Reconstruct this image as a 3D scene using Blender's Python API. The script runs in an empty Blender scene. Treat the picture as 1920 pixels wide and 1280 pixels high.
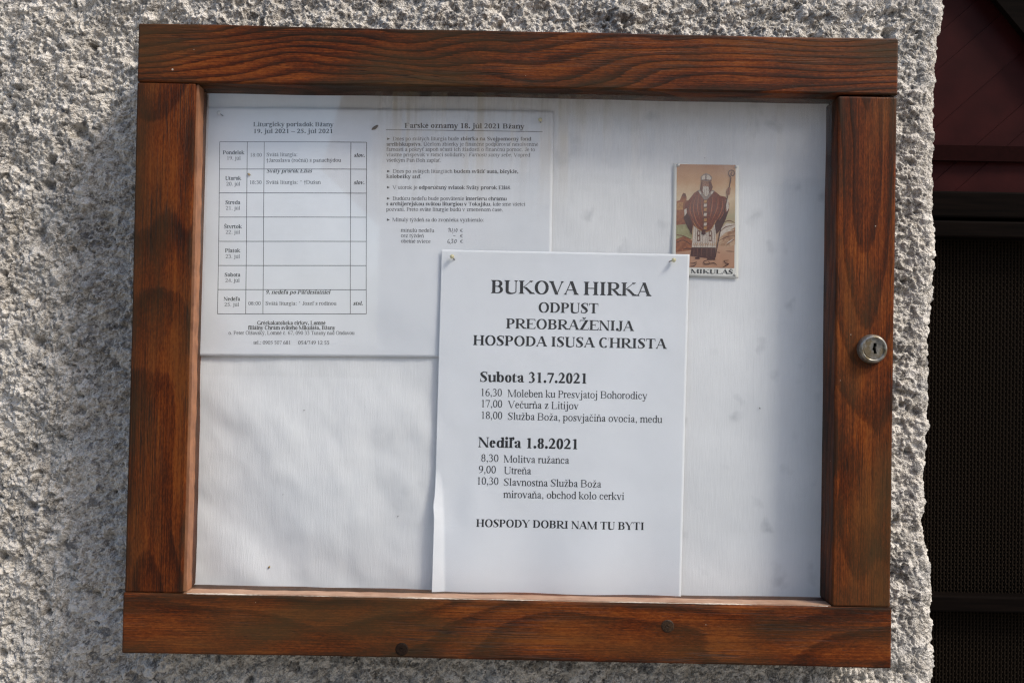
import bpy, math, random, unicodedata
import numpy as np

random.seed(7)
S = bpy.context.scene
COL = S.collection

# ------------------------------------------------------------------ camera
cam_d = bpy.data.cameras.new('camera')
cam = bpy.data.objects.new('camera', cam_d)
COL.objects.link(cam)
S.camera = cam
cam_d.lens = 35.0
cam_d.sensor_width = 36.0
cam_d.clip_start = 0.02
cam_d.clip_end = 500.0
ROLL, PITCH, YAW = -0.01917, 0.01737, 0.00201
CAM_Y = -0.873


def cam_rot():
    cr, sr = math.cos(ROLL), math.sin(ROLL)
    cp, sp = math.cos(PITCH), math.sin(PITCH)
    cy, sy = math.cos(YAW), math.sin(YAW)
    Rz = np.array([[cy, -sy, 0], [sy, cy, 0], [0, 0, 1]])
    Rx = np.array([[1, 0, 0], [0, cp, -sp], [0, sp, cp]])
    Ry = np.array([[cr, 0, sr], [0, 1, 0], [-sr, 0, cr]])
    return Rz @ Rx @ Ry


CR = cam_rot()
from mathutils import Matrix, Vector
m = Matrix.Identity(4)
for i in range(3):
    m[i][0] = CR[i, 0]
    m[i][1] = CR[i, 2]
    m[i][2] = -CR[i, 1]
m[1][3] = CAM_Y
cam.matrix_world = m

# ------------------------------------------------------------------ sky, sun, exposure
SUN_DIR = Vector((0.60, -0.37, 0.75)).normalized()
world = bpy.data.worlds.new('World')
S.world = world
world.use_nodes = True
wn = world.node_tree
sky = wn.nodes.new('ShaderNodeTexSky')
sky.sky_type = 'NISHITA'
sky.sun_disc = False
sky.sun_elevation = math.asin(SUN_DIR.z)
sky.sun_rotation = math.atan2(SUN_DIR.x, SUN_DIR.y)
sky.dust_density = 2.5
sky.air_density = 1.0
bg = wn.nodes['Background']
bg.inputs['Strength'].default_value = 0.15
wn.links.new(sky.outputs['Color'], bg.inputs['Color'])

sun_d = bpy.data.lights.new('sun', 'SUN')
sun_d.energy = 2.7
sun_d.angle = math.radians(14)
sun_d.color = (1.0, 0.93, 0.82)
sun = bpy.data.objects.new('sun', sun_d)
COL.objects.link(sun)
sun.rotation_euler = (-SUN_DIR).to_track_quat('-Z', 'Y').to_euler()

S.view_settings.view_transform = 'Standard'
S.view_settings.look = 'None'
S.view_settings.gamma = 1.0
S.view_settings.use_curve_mapping = False
S.view_settings.exposure = 0.55
S.cycles.use_adaptive_sampling = False
S.cycles.sample_clamp_indirect = 3.0
S.cycles.use_denoising = True
S.cycles.denoising_input_passes = 'RGB_ALBEDO_NORMAL'
S.cycles.denoising_prefilter = 'NONE'
S.cycles.filter_width = 1.3

# ------------------------------------------------------------------ helpers
F = 1920 * 35 / 36


def at(px, py, y):
    """point of the vertical plane at depth y seen at a photo pixel"""
    d = CR @ np.array([(px - 960) / F, 1.0, -(py - 640) / F])
    t = (y - CAM_Y) / d[1]
    return d[0] * t, d[2] * t


def mesh_obj(name, verts, faces, mat=None, parent=None, smooth=False):
    me = bpy.data.meshes.new(name)
    me.from_pydata([tuple(v) for v in verts], [], faces)
    if smooth:
        me.polygons.foreach_set('use_smooth', [True] * len(me.polygons))
    o = bpy.data.objects.new(name, me)
    COL.objects.link(o)
    if mat is not None:
        for mm in (mat if isinstance(mat, (list, tuple)) else [mat]):
            me.materials.append(mm)
    if parent is not None:
        o.parent = parent
        o.matrix_parent_inverse = parent.matrix_basis.inverted()
    me.update()
    return o


def empty(name, loc, label=None, cat=None, group=None):
    o = bpy.data.objects.new(name, None)
    o.empty_display_size = 0.02
    COL.objects.link(o)
    o.location = loc
    tag(o, label, cat, group)
    return o


def tag(o, label=None, cat=None, group=None, kind=None):
    if label: o['label'] = label
    if cat: o['category'] = cat
    if group: o['group'] = group
    if kind: o['kind'] = kind
    return o


class MB:
    def __init__(self):
        self.v = []; self.f = []; self.mi = []

    def add(self, v, f, mi=0):
        n = len(self.v)
        self.v += [tuple(p) for p in v]
        self.f += [tuple(i + n for i in q) for q in f]
        self.mi += [mi] * len(f)

    def box(self, x0, x1, y0, y1, z0, z1, mi=0):
        v = [(x, y, z) for x in (x0, x1) for y in (y0, y1) for z in (z0, z1)]
        f = [(0, 1, 3, 2), (4, 6, 7, 5), (0, 4, 5, 1), (2, 3, 7, 6), (0, 2, 6, 4), (1, 5, 7, 3)]
        self.add(v, f, mi)

    def tube(self, pts, r, n=8, mi=0, caps=True):
        pts = [np.array(p, float) for p in pts]
        rs = r if isinstance(r, (list, tuple)) else [r] * len(pts)
        rings = []
        for i, p in enumerate(pts):
            t = pts[min(i + 1, len(pts) - 1)] - pts[max(i - 1, 0)]
            t = t / (np.linalg.norm(t) + 1e-12)
            up = np.array([0, 0, 1.0]) if abs(t[2]) < 0.9 else np.array([1.0, 0, 0])
            a = np.cross(t, up); a /= np.linalg.norm(a)
            b = np.cross(t, a)
            rings.append([p + rs[i] * (math.cos(2 * math.pi * k / n) * a + math.sin(2 * math.pi * k / n) * b) for k in range(n)])
        v = [q for ring in rings for q in ring]
        f = []
        for i in range(len(pts) - 1):
            for k in range(n):
                f.append((i * n + k, i * n + (k + 1) % n, (i + 1) * n + (k + 1) % n, (i + 1) * n + k))
        if caps:
            f.append(tuple(range(n))[::-1])
            f.append(tuple((len(pts) - 1) * n + k for k in range(n)))
        self.add(v, f, mi)

    def lathe(self, prof, n=48, axis_origin=(0, 0, 0), mi=0, cap0=False, cap1=False):
        """profile of (radius, y) turned about the y axis"""
        ox, oy, oz = axis_origin
        v = []
        for r, y in prof:
            for k in range(n):
                a = 2 * math.pi * k / n
                v.append((ox + r * math.cos(a), oy + y, oz + r * math.sin(a)))
        f = []
        for i in range(len(prof) - 1):
            for k in range(n):
                f.append((i * n + k, (i + 1) * n + k, (i + 1) * n + (k + 1) % n, i * n + (k + 1) % n))
        if cap0: f.append(tuple(range(n)))
        if cap1: f.append(tuple((len(prof) - 1) * n + k for k in range(n))[::-1])
        self.add(v, f, mi)

    def build(self, name, mat=None, parent=None, smooth=False, off=(0, 0, 0)):
        v = [(p[0] - off[0], p[1] - off[1], p[2] - off[2]) for p in self.v]
        o = mesh_obj(name, v, self.f, mat, None, smooth)
        o.location = off
        if any(self.mi):
            o.data.polygons.foreach_set('material_index', self.mi)
        if parent is not None:
            o.parent = parent
            o.matrix_parent_inverse = Matrix.Translation(parent.location).inverted()
        return o


def bevel(o, w=0.0015, seg=2):
    b = o.modifiers.new('bevel', 'BEVEL')
    b.width = w; b.segments = seg; b.limit_method = 'ANGLE'
    return o


# ---- numpy noise
def _hash(ix, iy, seed):
    h = (ix.astype(np.int64) * 374761393 + iy.astype(np.int64) * 668265263 + seed * 974634521) & 0xFFFFFFFF
    h = ((h ^ (h >> 13)) * 1274126177) & 0xFFFFFFFF
    h = ((h ^ (h >> 16)) * 2246822519) & 0xFFFFFFFF
    h = h ^ (h >> 15)
    return (h & 0xFFFFFF) / float(0x1000000)


def vnoise(x, y, seed):
    ix = np.floor(x); iy = np.floor(y)
    fx = x - ix; fy = y - iy
    fx = fx * fx * fx * (fx * (fx * 6 - 15) + 10); fy = fy * fy * fy * (fy * (fy * 6 - 15) + 10)
    a = _hash(ix, iy, seed); b = _hash(ix + 1, iy, seed)
    c = _hash(ix, iy + 1, seed); d = _hash(ix + 1, iy + 1, seed)
    return (a + (b - a) * fx) * (1 - fy) + (c + (d - c) * fx) * fy - 0.5


def fbm(x, y, seed, octv=4, gain=0.5):
    s = 0; a = 1.0
    for k in range(octv):
        s = s + a * vnoise(x * 2 ** k + 17.3 * k, y * 2 ** k - 9.1 * k, seed + k)
        a *= gain
    return s


def cells(x, y, seed):
    """Voronoi: id hash values, offset to the nearest centre, first and second distance"""
    ix = np.floor(x); iy = np.floor(y)
    best = np.full(x.shape, 9.0); sec = np.full(x.shape, 9.0)
    bi = np.zeros(x.shape); bj = np.zeros(x.shape); dx = np.zeros(x.shape); dy = np.zeros(x.shape)
    for i in (-1, 0, 1):
        for j in (-1, 0, 1):
            cx = ix + i; cy = iy + j
            px = cx + _hash(cx, cy, seed); py = cy + _hash(cx, cy, seed + 1)
            d = (px - x) ** 2 + (py - y) ** 2
            c = d < best
            sec = np.where(c, best, np.minimum(sec, d))
            best = np.where(c, d, best)
            bi = np.where(c, cx, bi); bj = np.where(c, cy, bj)
            dx = np.where(c, x - px, dx); dy = np.where(c, y - py, dy)
    return bi, bj, dx, dy, np.sqrt(best), np.sqrt(sec)


# ---- node materials
class NT:
    def __init__(self, name):
        self.m = bpy.data.materials.new(name)
        self.m.use_nodes = True
        self.t = self.m.node_tree
        self.b = self.t.nodes['Principled BSDF']
        self.out = self.t.nodes['Material Output']

    def n(self, typ, **kw):
        nd = self.t.nodes.new(typ)
        for k, v in kw.items(): setattr(nd, k, v)
        return nd

    def lk(self, a, b): self.t.links.new(a, b)

    def put(self, sock, v):
        if isinstance(v, bpy.types.NodeSocket): self.lk(v, sock)
        else: sock.default_value = v

    def math(self, op, a, b=0.0, c=None, clamp=False):
        nd = self.n('ShaderNodeMath', operation=op, use_clamp=clamp)
        self.put(nd.inputs[0], a); self.put(nd.inputs[1], b)
        if c is not None: self.put(nd.inputs[2], c)
        return nd.outputs[0]

    def mix(self, fac, a, b, blend='MIX'):
        nd = self.n('ShaderNodeMix', data_type='RGBA', blend_type=blend)
        self.put(nd.inputs[0], fac); self.put(nd.inputs[6], a); self.put(nd.inputs[7], b)
        return nd.outputs[2]

    def ramp(self, fac, stops, interp='LINEAR'):
        nd = self.n('ShaderNodeValToRGB')
        nd.color_ramp.interpolation = interp
        el = nd.color_ramp.elements
        while len(el) < len(stops): el.new(0.5)
        for e, (p, c) in zip(el, stops):
            e.position = p
            e.color = c if isinstance(c, tuple) and len(c) == 4 else (tuple(c) + (1,) if isinstance(c, tuple) else (c, c, c, 1))
        self.put(nd.inputs[0], fac)
        return nd.outputs[0]

    def mapping(self, vec, scale=(1, 1, 1), loc=(0, 0, 0), rot=(0, 0, 0)):
        nd = self.n('ShaderNodeMapping')
        self.lk(vec, nd.inputs[0])
        nd.inputs['Scale'].default_value = scale
        nd.inputs['Location'].default_value = loc
        nd.inputs['Rotation'].default_value = rot
        return nd.outputs[0]

    def noise(self, vec, scale=1.0, detail=4.0, rough=0.5, dist=0.0):
        nd = self.n('ShaderNodeTexNoise')
        self.lk(vec, nd.inputs['Vector'])
        nd.inputs['Scale'].default_value = scale
        nd.inputs['Detail'].default_value = detail
        nd.inputs['Roughness'].default_value = rough
        nd.inputs['Distortion'].default_value = dist
        return nd.outputs[0]

    def voro(self, vec, scale=1.0, feature='F1', rand=1.0):
        nd = self.n('ShaderNodeTexVoronoi', feature=feature)
        self.lk(vec, nd.inputs['Vector'])
        nd.inputs['Scale'].default_value = scale
        nd.inputs['Randomness'].default_value = rand
        return nd.outputs

    def obj(self): return self.n('ShaderNodeTexCoord').outputs['Object']

    def bump(self, h, strength=0.5, dist=0.001, normal=None):
        nd = self.n('ShaderNodeBump')
        nd.inputs['Strength'].default_value = strength
        nd.inputs['Distance'].default_value = dist
        self.put(nd.inputs['Height'], h)
        if normal is not None: self.lk(normal, nd.inputs['Normal'])
        self.lk(nd.outputs[0], self.b.inputs['Normal'])
        return nd.outputs[0]


def plain(name, col, rough=0.5, metal=0.0, spec=0.5, noise_amt=0.15, noise_scale=200.0):
    t = NT(name)
    n = t.noise(t.obj(), noise_scale, 4)
    lo = tuple(c * (1 - noise_amt) for c in col) + (1,)
    hi = tuple(min(1, c * (1 + noise_amt)) for c in col) + (1,)
    t.lk(t.ramp(n, [(0.3, lo), (0.7, hi)]), t.b.inputs['Base Color'])
    t.b.inputs['Roughness'].default_value = rough
    t.b.inputs['Metallic'].default_value = metal
    t.b.inputs['Specular IOR Level'].default_value = spec
    return t.m


# ------------------------------------------------------------------ setting: ground and rough cast wall
YF = -0.060            # front of the notice board
YG = -0.043            # front of the glass
YL = -0.029            # lining paper
BX0, BX1, BZ0, BZ1 = -0.3137, 0.3109, -0.2450, 0.2692

t = NT('ground_concrete')
c = t.ramp(t.noise(t.obj(), 6, 6, 0.6), [(0.3, (0.23, 0.22, 0.20, 1)), (0.7, (0.34, 0.32, 0.29, 1))])
t.lk(c, t.b.inputs['Base Color']); t.b.inputs['Roughness'].default_value = 0.9
ground = mesh_obj('ground', [(-60, -60, -1.35), (60, -60, -1.35), (60, 60, -1.35), (-60, 60, -1.35)], [(0, 1, 2, 3)], t.m)
tag(ground, kind='structure')


def build_wall():
    def axis(a0, a1, b0, b1, fine, grow=1.35, mx=0.03):
        core = list(np.arange(a0, a1, fine)) + [a1]
        lo = []; p = a0; s = fine
        while p > b0:
            s = min(s * grow, mx); p -= s; lo.append(p)
        hi = []; p = a1; s = fine
        while p < b1:
            s = min(s * grow, mx); p += s; hi.append(p)
        return np.array(lo[::-1] + core + hi)
    fine = 0.00072
    zs = axis(-0.318, 0.318, -1.40, 0.95, fine)
    edge_px = [(-200, 1780), (0, 1777), (90, 1764), (200, 1757), (330, 1755), (430, 1759), (520, 1757), (640, 1748), (760, 1747), (860, 1744),
               (1000, 1741), (1100, 1750), (1200, 1754), (1280, 1750), (1500, 1750)]
    ez = []; ex = []
    for y, x in edge_px:
        X, Z = at(x, y, 0.0); ex.append(X); ez.append(Z)
    o = np.argsort(ez); ez = np.array(ez)[o]; ex = np.array(ex)[o]
    # parameter s: negative on the face (distance to the corner), then round it and back along the return
    R = 0.010
    L = R * math.pi / 2
    ss = axis(-0.86, L + 0.004, -1.7, 0.30, fine)
    sg, zg = np.meshgrid(ss, zs)
    xe = np.interp(zg, ez, ex)
    a = np.clip(sg, 0, L) / R
    x = np.where(sg < 0, sg, 0) + R * np.sin(a)
    y = R * (1 - np.cos(a)) + np.where(sg > L, sg - L, 0)
    nx = np.sin(a); ny = -np.cos(a)
    x = x - R + xe
    # --- height field, metres
    u = sg.copy(); v = zg.copy()
    wu = u + 0.0022 * fbm(u * 260, v * 260, 11, 3) * 2; wv = v + 0.0022 * fbm(u * 260, v * 260, 23, 3) * 2
    h = 0.0060 * fbm(u * 22, v * 22, 31, 3, 0.5) + 0.0036 * fbm(u * 75, v * 75, 41, 3, 0.55) + 0.0016 * fbm(u * 260, v * 260, 45, 3, 0.7)
    tone = 0.10 * fbm(u * 14, v * 14, 51, 3) + 0.07 * fbm(u * 40, v * 40, 55, 3)
    chip = np.zeros(u.shape)
    for k, (size, amp, tilt) in enumerate([(0.0105, 0.0012, 0.20), (0.0052, 0.0013, 0.36), (0.0030, 0.0010, 0.44), (0.0018, 0.0005, 0.35)]):
        an = 1.6 * fbm(u * 30, v * 30, 61 + k, 2) * 3
        cu = (wu * np.cos(an.mean() + k) - wv * np.sin(an.mean() + k)) / size
        cv = (wu * np.sin(an.mean() + k) + wv * np.cos(an.mean() + k)) / (size * 0.72)
        bi, bj, dx, dy, f1, f2 = cells(cu, cv, 100 + 10 * k)
        r0 = _hash(bi, bj, 200 + k); r1 = _hash(bi, bj, 210 + k) - 0.5; r2 = _hash(bi, bj, 220 + k) - 0.5; r3 = _hash(bi, bj, 230 + k)
        edge = np.clip((f2 - f1) / 0.25, 0, 1)
        h += amp * (r0 - 0.5) * (0.35 + 0.65 * edge) + tilt * size * (r1 * dx + r2 * dy) * 1.5
        h -= (1 - edge) * amp * 0.35
        sel = (r3 > 0.87)
        h += np.where(sel, edge * amp * 0.9, 0)
        tone += (r0 - 0.5) * (0.11, 0.14, 0.18, 0.12)[k]
        chip = np.where(sel & (edge > 0.25), np.where(_hash(bi, bj, 240 + k) > 0.28, 1.0, -1.0) * (0.5 + 0.5 * _hash(bi, bj, 250 + k)), chip)
    hp = np.pad(h, 1, mode='edge')
    h = 0.5 * h + 0.125 * (hp[2:, 1:-1] + hp[:-2, 1:-1] + hp[1:-1, 2:] + hp[1:-1, :-2])
    bi, bj, dx, dy, f1, f2 = cells(wu / 0.016, wv / 0.0125, 900)
    stone = (_hash(bi, bj, 910) > 0.90) & (f1 < 0.42)
    h += np.where(stone, 0.0026 * np.sqrt(np.clip(1 - (f1 / 0.42) ** 2, 0, 1)), 0)
    chip = np.where(stone, np.where(_hash(bi, bj, 920) > 0.45, 0.75, -0.5), chip)
    tone += np.where(stone, 0.10, 0)
    near = np.clip((sg + 0.012) / 0.010, 0, 1)
    h *= 1 - 0.42 * near
    # blown holes
    pits = [(145, 245, 7), (95, 300, 4), (250, 105, 6), (88, 345, 5), (1667, 60, 5), (170, 85, 3), (60, 950, 4), (205, 1010, 5), (85, 1150, 4), (70, 640, 5), (150, 770, 4)]
    for px, py, rad in pits:
        X, Z = at(px, py, 0.0)
        d = np.hypot(x - X + 0.002 * fbm(u * 200, v * 200, 7, 2), zg - Z) / (rad * 0.001)
        h -= 0.008 * np.exp(-(d ** 3))
    rng = np.random.RandomState(5)
    for _ in range(460):
        X = rng.uniform(-0.46, 0.38); Z = rng.uniform(-0.31, 0.31)
        if BX0 + 0.01 < X < BX1 - 0.01 and BZ0 + 0.01 < Z < BZ1 - 0.01: continue
        rad = rng.uniform(0.0012, 0.0042)
        i0, i1 = np.searchsorted(zs, [Z - 0.012, Z + 0.012])
        sub = np.s_[i0:i1, :]
        d = np.hypot(x[sub] - X, (zg[sub] - Z) * rng.uniform(0.6, 1.5)) / rad
        h[sub] -= rng.uniform(0.002, 0.006) * np.exp(-(d ** 3))
    # calm far from the view
    X = x + nx * h; Y = y + ny * h + 0.002; Z = zg + 0.0009 * fbm(u * 300, v * 300, 77, 2)
    H, W = X.shape
    verts = np.stack([X, Y, Z], -1).reshape(-1, 3)
    idx = np.arange(H * W).reshape(H, W)
    q = np.stack([idx[:-1, :-1], idx[:-1, 1:], idx[1:, 1:], idx[1:, :-1]], -1).reshape(-1, 4)
    cx = x[:-1, :-1].ravel(); cz = zg[:-1, :-1].ravel(); cs = sg[:-1, :-1].ravel()
    hid = (cx > BX0 + 0.03) & (cx < BX1 - 0.03) & (cz > BZ0 + 0.03) & (cz < BZ1 - 0.03) & (cs < 0)
    q = q[~hid]
    used = np.unique(q); remap = np.zeros(H * W, np.int64); remap[used] = np.arange(len(used))
    verts = verts[used]; q = remap[q]
    me = bpy.data.meshes.new('wall')
    me.vertices.add(len(verts)); me.vertices.foreach_set('co', verts.ravel())
    me.loops.add(q.size); me.loops.foreach_set('vertex_index', q.ravel().astype(np.int32))
    me.polygons.add(len(q)); me.polygons.foreach_set('loop_start', np.arange(0, q.size, 4, dtype=np.int32))
    at1 = me.attributes.new('tone', 'FLOAT', 'POINT'); at1.data.foreach_set('value', tone.ravel()[used].astype(np.float32))
    at2 = me.attributes.new('chip', 'FLOAT', 'POINT'); at2.data.foreach_set('value', chip.ravel()[used].astype(np.float32))
    me.update(calc_edges=True)
    me.validate()
    o = bpy.data.objects.new('rough_wall', me); COL.objects.link(o)
    t = NT('rough_cast_cement')
    A = t.n('ShaderNodeAttribute', attribute_name='tone').outputs['Fac']
    C = t.n('ShaderNodeAttribute', attribute_name='chip').outputs['Fac']
    co = t.obj()
    fine_n = t.noise(co, 900, 3, 0.6)
    mid_n = t.noise(co, 160, 4, 0.6)
    val = t.math('ADD', t.math('ADD', t.math('MULTIPLY', A, 1.25), 0.5), t.math('MULTIPLY', t.math('SUBTRACT', fine_n, 0.5), 0.7))
    base = t.ramp(val, [(0.25, (0.14, 0.128, 0.112, 1)), (0.5, (0.39, 0.362, 0.322, 1)), (0.75, (0.62, 0.585, 0.53, 1))])
    base = t.mix(t.math('MULTIPLY', t.ramp(mid_n, [(0.52, 0.0), (0.75, 1.0)]), 0.35), base, (0.34, 0.27, 0.19, 1))
    blue = t.math('MULTIPLY', t.ramp(t.noise(co, 30, 3), [(0.5, 0.0), (0.7, 1.0)]), 0.35)
    base = t.mix(blue, base, (0.34, 0.36, 0.38, 1))
    base = t.mix(t.math('MULTIPLY', t.math('MAXIMUM', C, 0.0), 0.75), base, (0.60, 0.57, 0.53, 1))
    base = t.mix(t.math('MULTIPLY', t.math('MAXIMUM', t.math('MULTIPLY', C, -1.0), 0.0), 0.8), base, (0.10, 0.10, 0.105, 1))
    t.lk(base, t.b.inputs['Base Color'])
    t.b.inputs['Roughness'].default_value = 0.95
    t.b.inputs['Specular IOR Level'].default_value = 0.2
    t.bump(t.math('ADD', fine_n, t.voro(co, 700)[0]), 0.8, 0.0012)
    me.materials.append(t.m)
    return tag(o, 'rough grey cast cement wall with crumbly chipped surface behind the wooden notice board', 'wall')


build_wall()

# ------------------------------------------------------------------ added unseen house, placed and darkened for its reflection in the glass
house = empty('house', (2.4, -7.2, -1.35), 'added plain dark house out of view behind the camera, mirrored faintly in the glass of the notice board', 'house')
b = MB(); b.box(-1.10, 7.0, -11.0, -7.2, -1.35, 1.42); b.build('wall', plain('house_plaster', (0.10, 0.095, 0.09), 0.9), house)
b = MB(); b.add([(-1.5, -6.8, 1.42), (7.4, -6.8, 1.42), (7.4, -9.1, 3.6), (-1.5, -9.1, 3.6), (7.4, -11.4, 1.42), (-1.5, -11.4, 1.42)], [(0, 1, 2, 3), (3, 2, 4, 5), (0, 3, 5), (1, 4, 2), (0, 5, 4, 1)])
b.build('roof', plain('house_roof_tile', (0.10, 0.045, 0.03), 0.85), house)
for x0 in (0.2, 2.6):
    b = MB(); b.box(x0, x0 + 1.1, -7.25, -7.19, -0.3, 0.9); b.build('window', plain('house_window', (0.22, 0.22, 0.23), 0.3), house)

# ------------------------------------------------------------------ dark door in the reveal on the right
door = empty('screen_door', (0.70, 0.16, -1.35), 'dark brown door with black woven mesh screen and red upper panel beside the wall', 'door')
t = NT('dark_brown_paint')
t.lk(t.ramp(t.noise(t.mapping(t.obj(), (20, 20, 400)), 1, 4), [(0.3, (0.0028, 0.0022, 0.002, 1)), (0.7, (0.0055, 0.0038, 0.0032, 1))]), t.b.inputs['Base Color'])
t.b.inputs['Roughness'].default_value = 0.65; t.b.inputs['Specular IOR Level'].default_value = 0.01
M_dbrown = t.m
t = NT('dark_red_panel')
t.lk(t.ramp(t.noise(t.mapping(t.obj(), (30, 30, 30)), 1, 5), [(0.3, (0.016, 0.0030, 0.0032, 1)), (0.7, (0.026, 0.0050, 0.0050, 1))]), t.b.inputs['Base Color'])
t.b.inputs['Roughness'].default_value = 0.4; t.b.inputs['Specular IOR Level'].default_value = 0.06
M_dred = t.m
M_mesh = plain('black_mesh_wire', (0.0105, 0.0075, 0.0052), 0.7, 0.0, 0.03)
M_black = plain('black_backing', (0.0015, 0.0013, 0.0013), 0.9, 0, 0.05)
YD = 0.16
DX0, DX1 = 0.30, 1.15


def zat(py): return at(1850, py, YD)[1]


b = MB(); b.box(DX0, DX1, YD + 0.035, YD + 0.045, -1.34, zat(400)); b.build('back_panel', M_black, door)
# red upper panel: diagonal seams stand in for reflected and shadowed streaks
b = MB()
z0, z1 = zat(359), 0.95
dirv = np.array([0.74, 0.67]); nrm = np.array([-0.67, 0.74])
from mathutils.geometry import intersect_line_line_2d


def clip_poly(poly, n, d, keep_less):
    out = []
    for i in range(len(poly)):
        p = poly[i]; q = poly[(i + 1) % len(poly)]
        sp = np.dot(p, n) - d; sq = np.dot(q, n) - d
        if not keep_less: sp, sq = -sp, -sq
        if sp <= 0: out.append(p)
        if sp * sq < 0:
            out.append(p + (q - p) * sp / (sp - sq))
    return out


rect = [np.array(p) for p in ((DX0, z0), (DX1, z0), (DX1, z1), (DX0, z1))]
k = -40
step = 0.036
while k < 40:
    off = (0.0, 0.013, -0.006, 0.008)[(k * k + k // 3) % 4]
    pl = clip_poly(rect, nrm, k * step + off + 0.0001, False)
    if len(pl) > 2: pl = clip_poly(pl, nrm, (k + 1) * step + (0.0, 0.013, -0.006, 0.008)[((k + 1) * (k + 1) + (k + 1) // 3) % 4] - 0.0001, True)
    if len(pl) > 2:
        yy = YD + 0.012 + 0.0008 * (k % 3)
        n = len(pl)
        v = [(p[0], yy, p[1]) for p in pl] + [(p[0], yy + 0.014, p[1]) for p in pl]
        b.add(v, [tuple(range(n))] + [(i, i + n, (i + 1) % n + n, (i + 1) % n) for i in range(n)])
    k += 1
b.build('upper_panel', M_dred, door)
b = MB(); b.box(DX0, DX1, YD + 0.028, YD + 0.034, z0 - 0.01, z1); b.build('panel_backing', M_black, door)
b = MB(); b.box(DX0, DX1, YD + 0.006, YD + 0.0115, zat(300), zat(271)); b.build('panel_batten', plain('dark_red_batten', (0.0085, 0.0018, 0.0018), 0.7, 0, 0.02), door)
# dark diagonal board added to stand for the shadow in the top right corner
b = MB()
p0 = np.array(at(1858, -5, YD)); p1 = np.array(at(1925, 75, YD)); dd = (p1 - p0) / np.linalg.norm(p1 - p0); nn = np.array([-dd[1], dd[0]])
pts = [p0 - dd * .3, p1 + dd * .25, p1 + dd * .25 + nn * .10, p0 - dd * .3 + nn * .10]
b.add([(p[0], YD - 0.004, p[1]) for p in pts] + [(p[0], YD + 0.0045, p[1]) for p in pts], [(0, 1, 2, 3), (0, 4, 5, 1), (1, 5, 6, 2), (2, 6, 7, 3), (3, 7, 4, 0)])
b.build('corner_shade_board', M_dbrown, door)
for a0, a1, dy in ((358, 408, 0.004), (415, 446, -0.002), (1119, 1150, 0.004)):
    b = MB(); b.box(DX0, DX1, YD + dy, YD + 0.034, zat(a1), zat(a0)); bevel(b.build('rail', M_dbrown, door), 0.002)
# woven mesh screens


def screen(za, zb):
    b = MB()
    sp = 0.0036; r = 0.00075
    x = DX0 + 0.01; i = 0
    while x < DX1 - 0.3:
        b.box(x - r, x + r, YD + 0.0203, YD + 0.0215, za, zb); x += sp; i += 1
    z = za; j = 0
    while z < zb:
        n = int((DX1 - 0.3 - DX0) / sp) * 2
        v = []; f = []
        for k in range(n):
            xx = DX0 + 0.01 + k * sp / 2
            ph = 1 if (k // 2 + j) % 2 == 0 else -1
            yy = YD + 0.0209 - (0.0014 * ph if k % 2 == 0 else 0)
            v += [(xx, yy - r * .4, z + r), (xx, yy - r * .4, z - r)]
            if k: f.append((2 * k - 2, 2 * k, 2 * k + 1, 2 * k - 1))
        b.add(v, f)
        z += sp * 0.92; j += 1
    return b.build('mesh_screen', M_mesh, door)


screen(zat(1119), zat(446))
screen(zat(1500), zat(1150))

# ------------------------------------------------------------------ stained pine for the notice board


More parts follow.
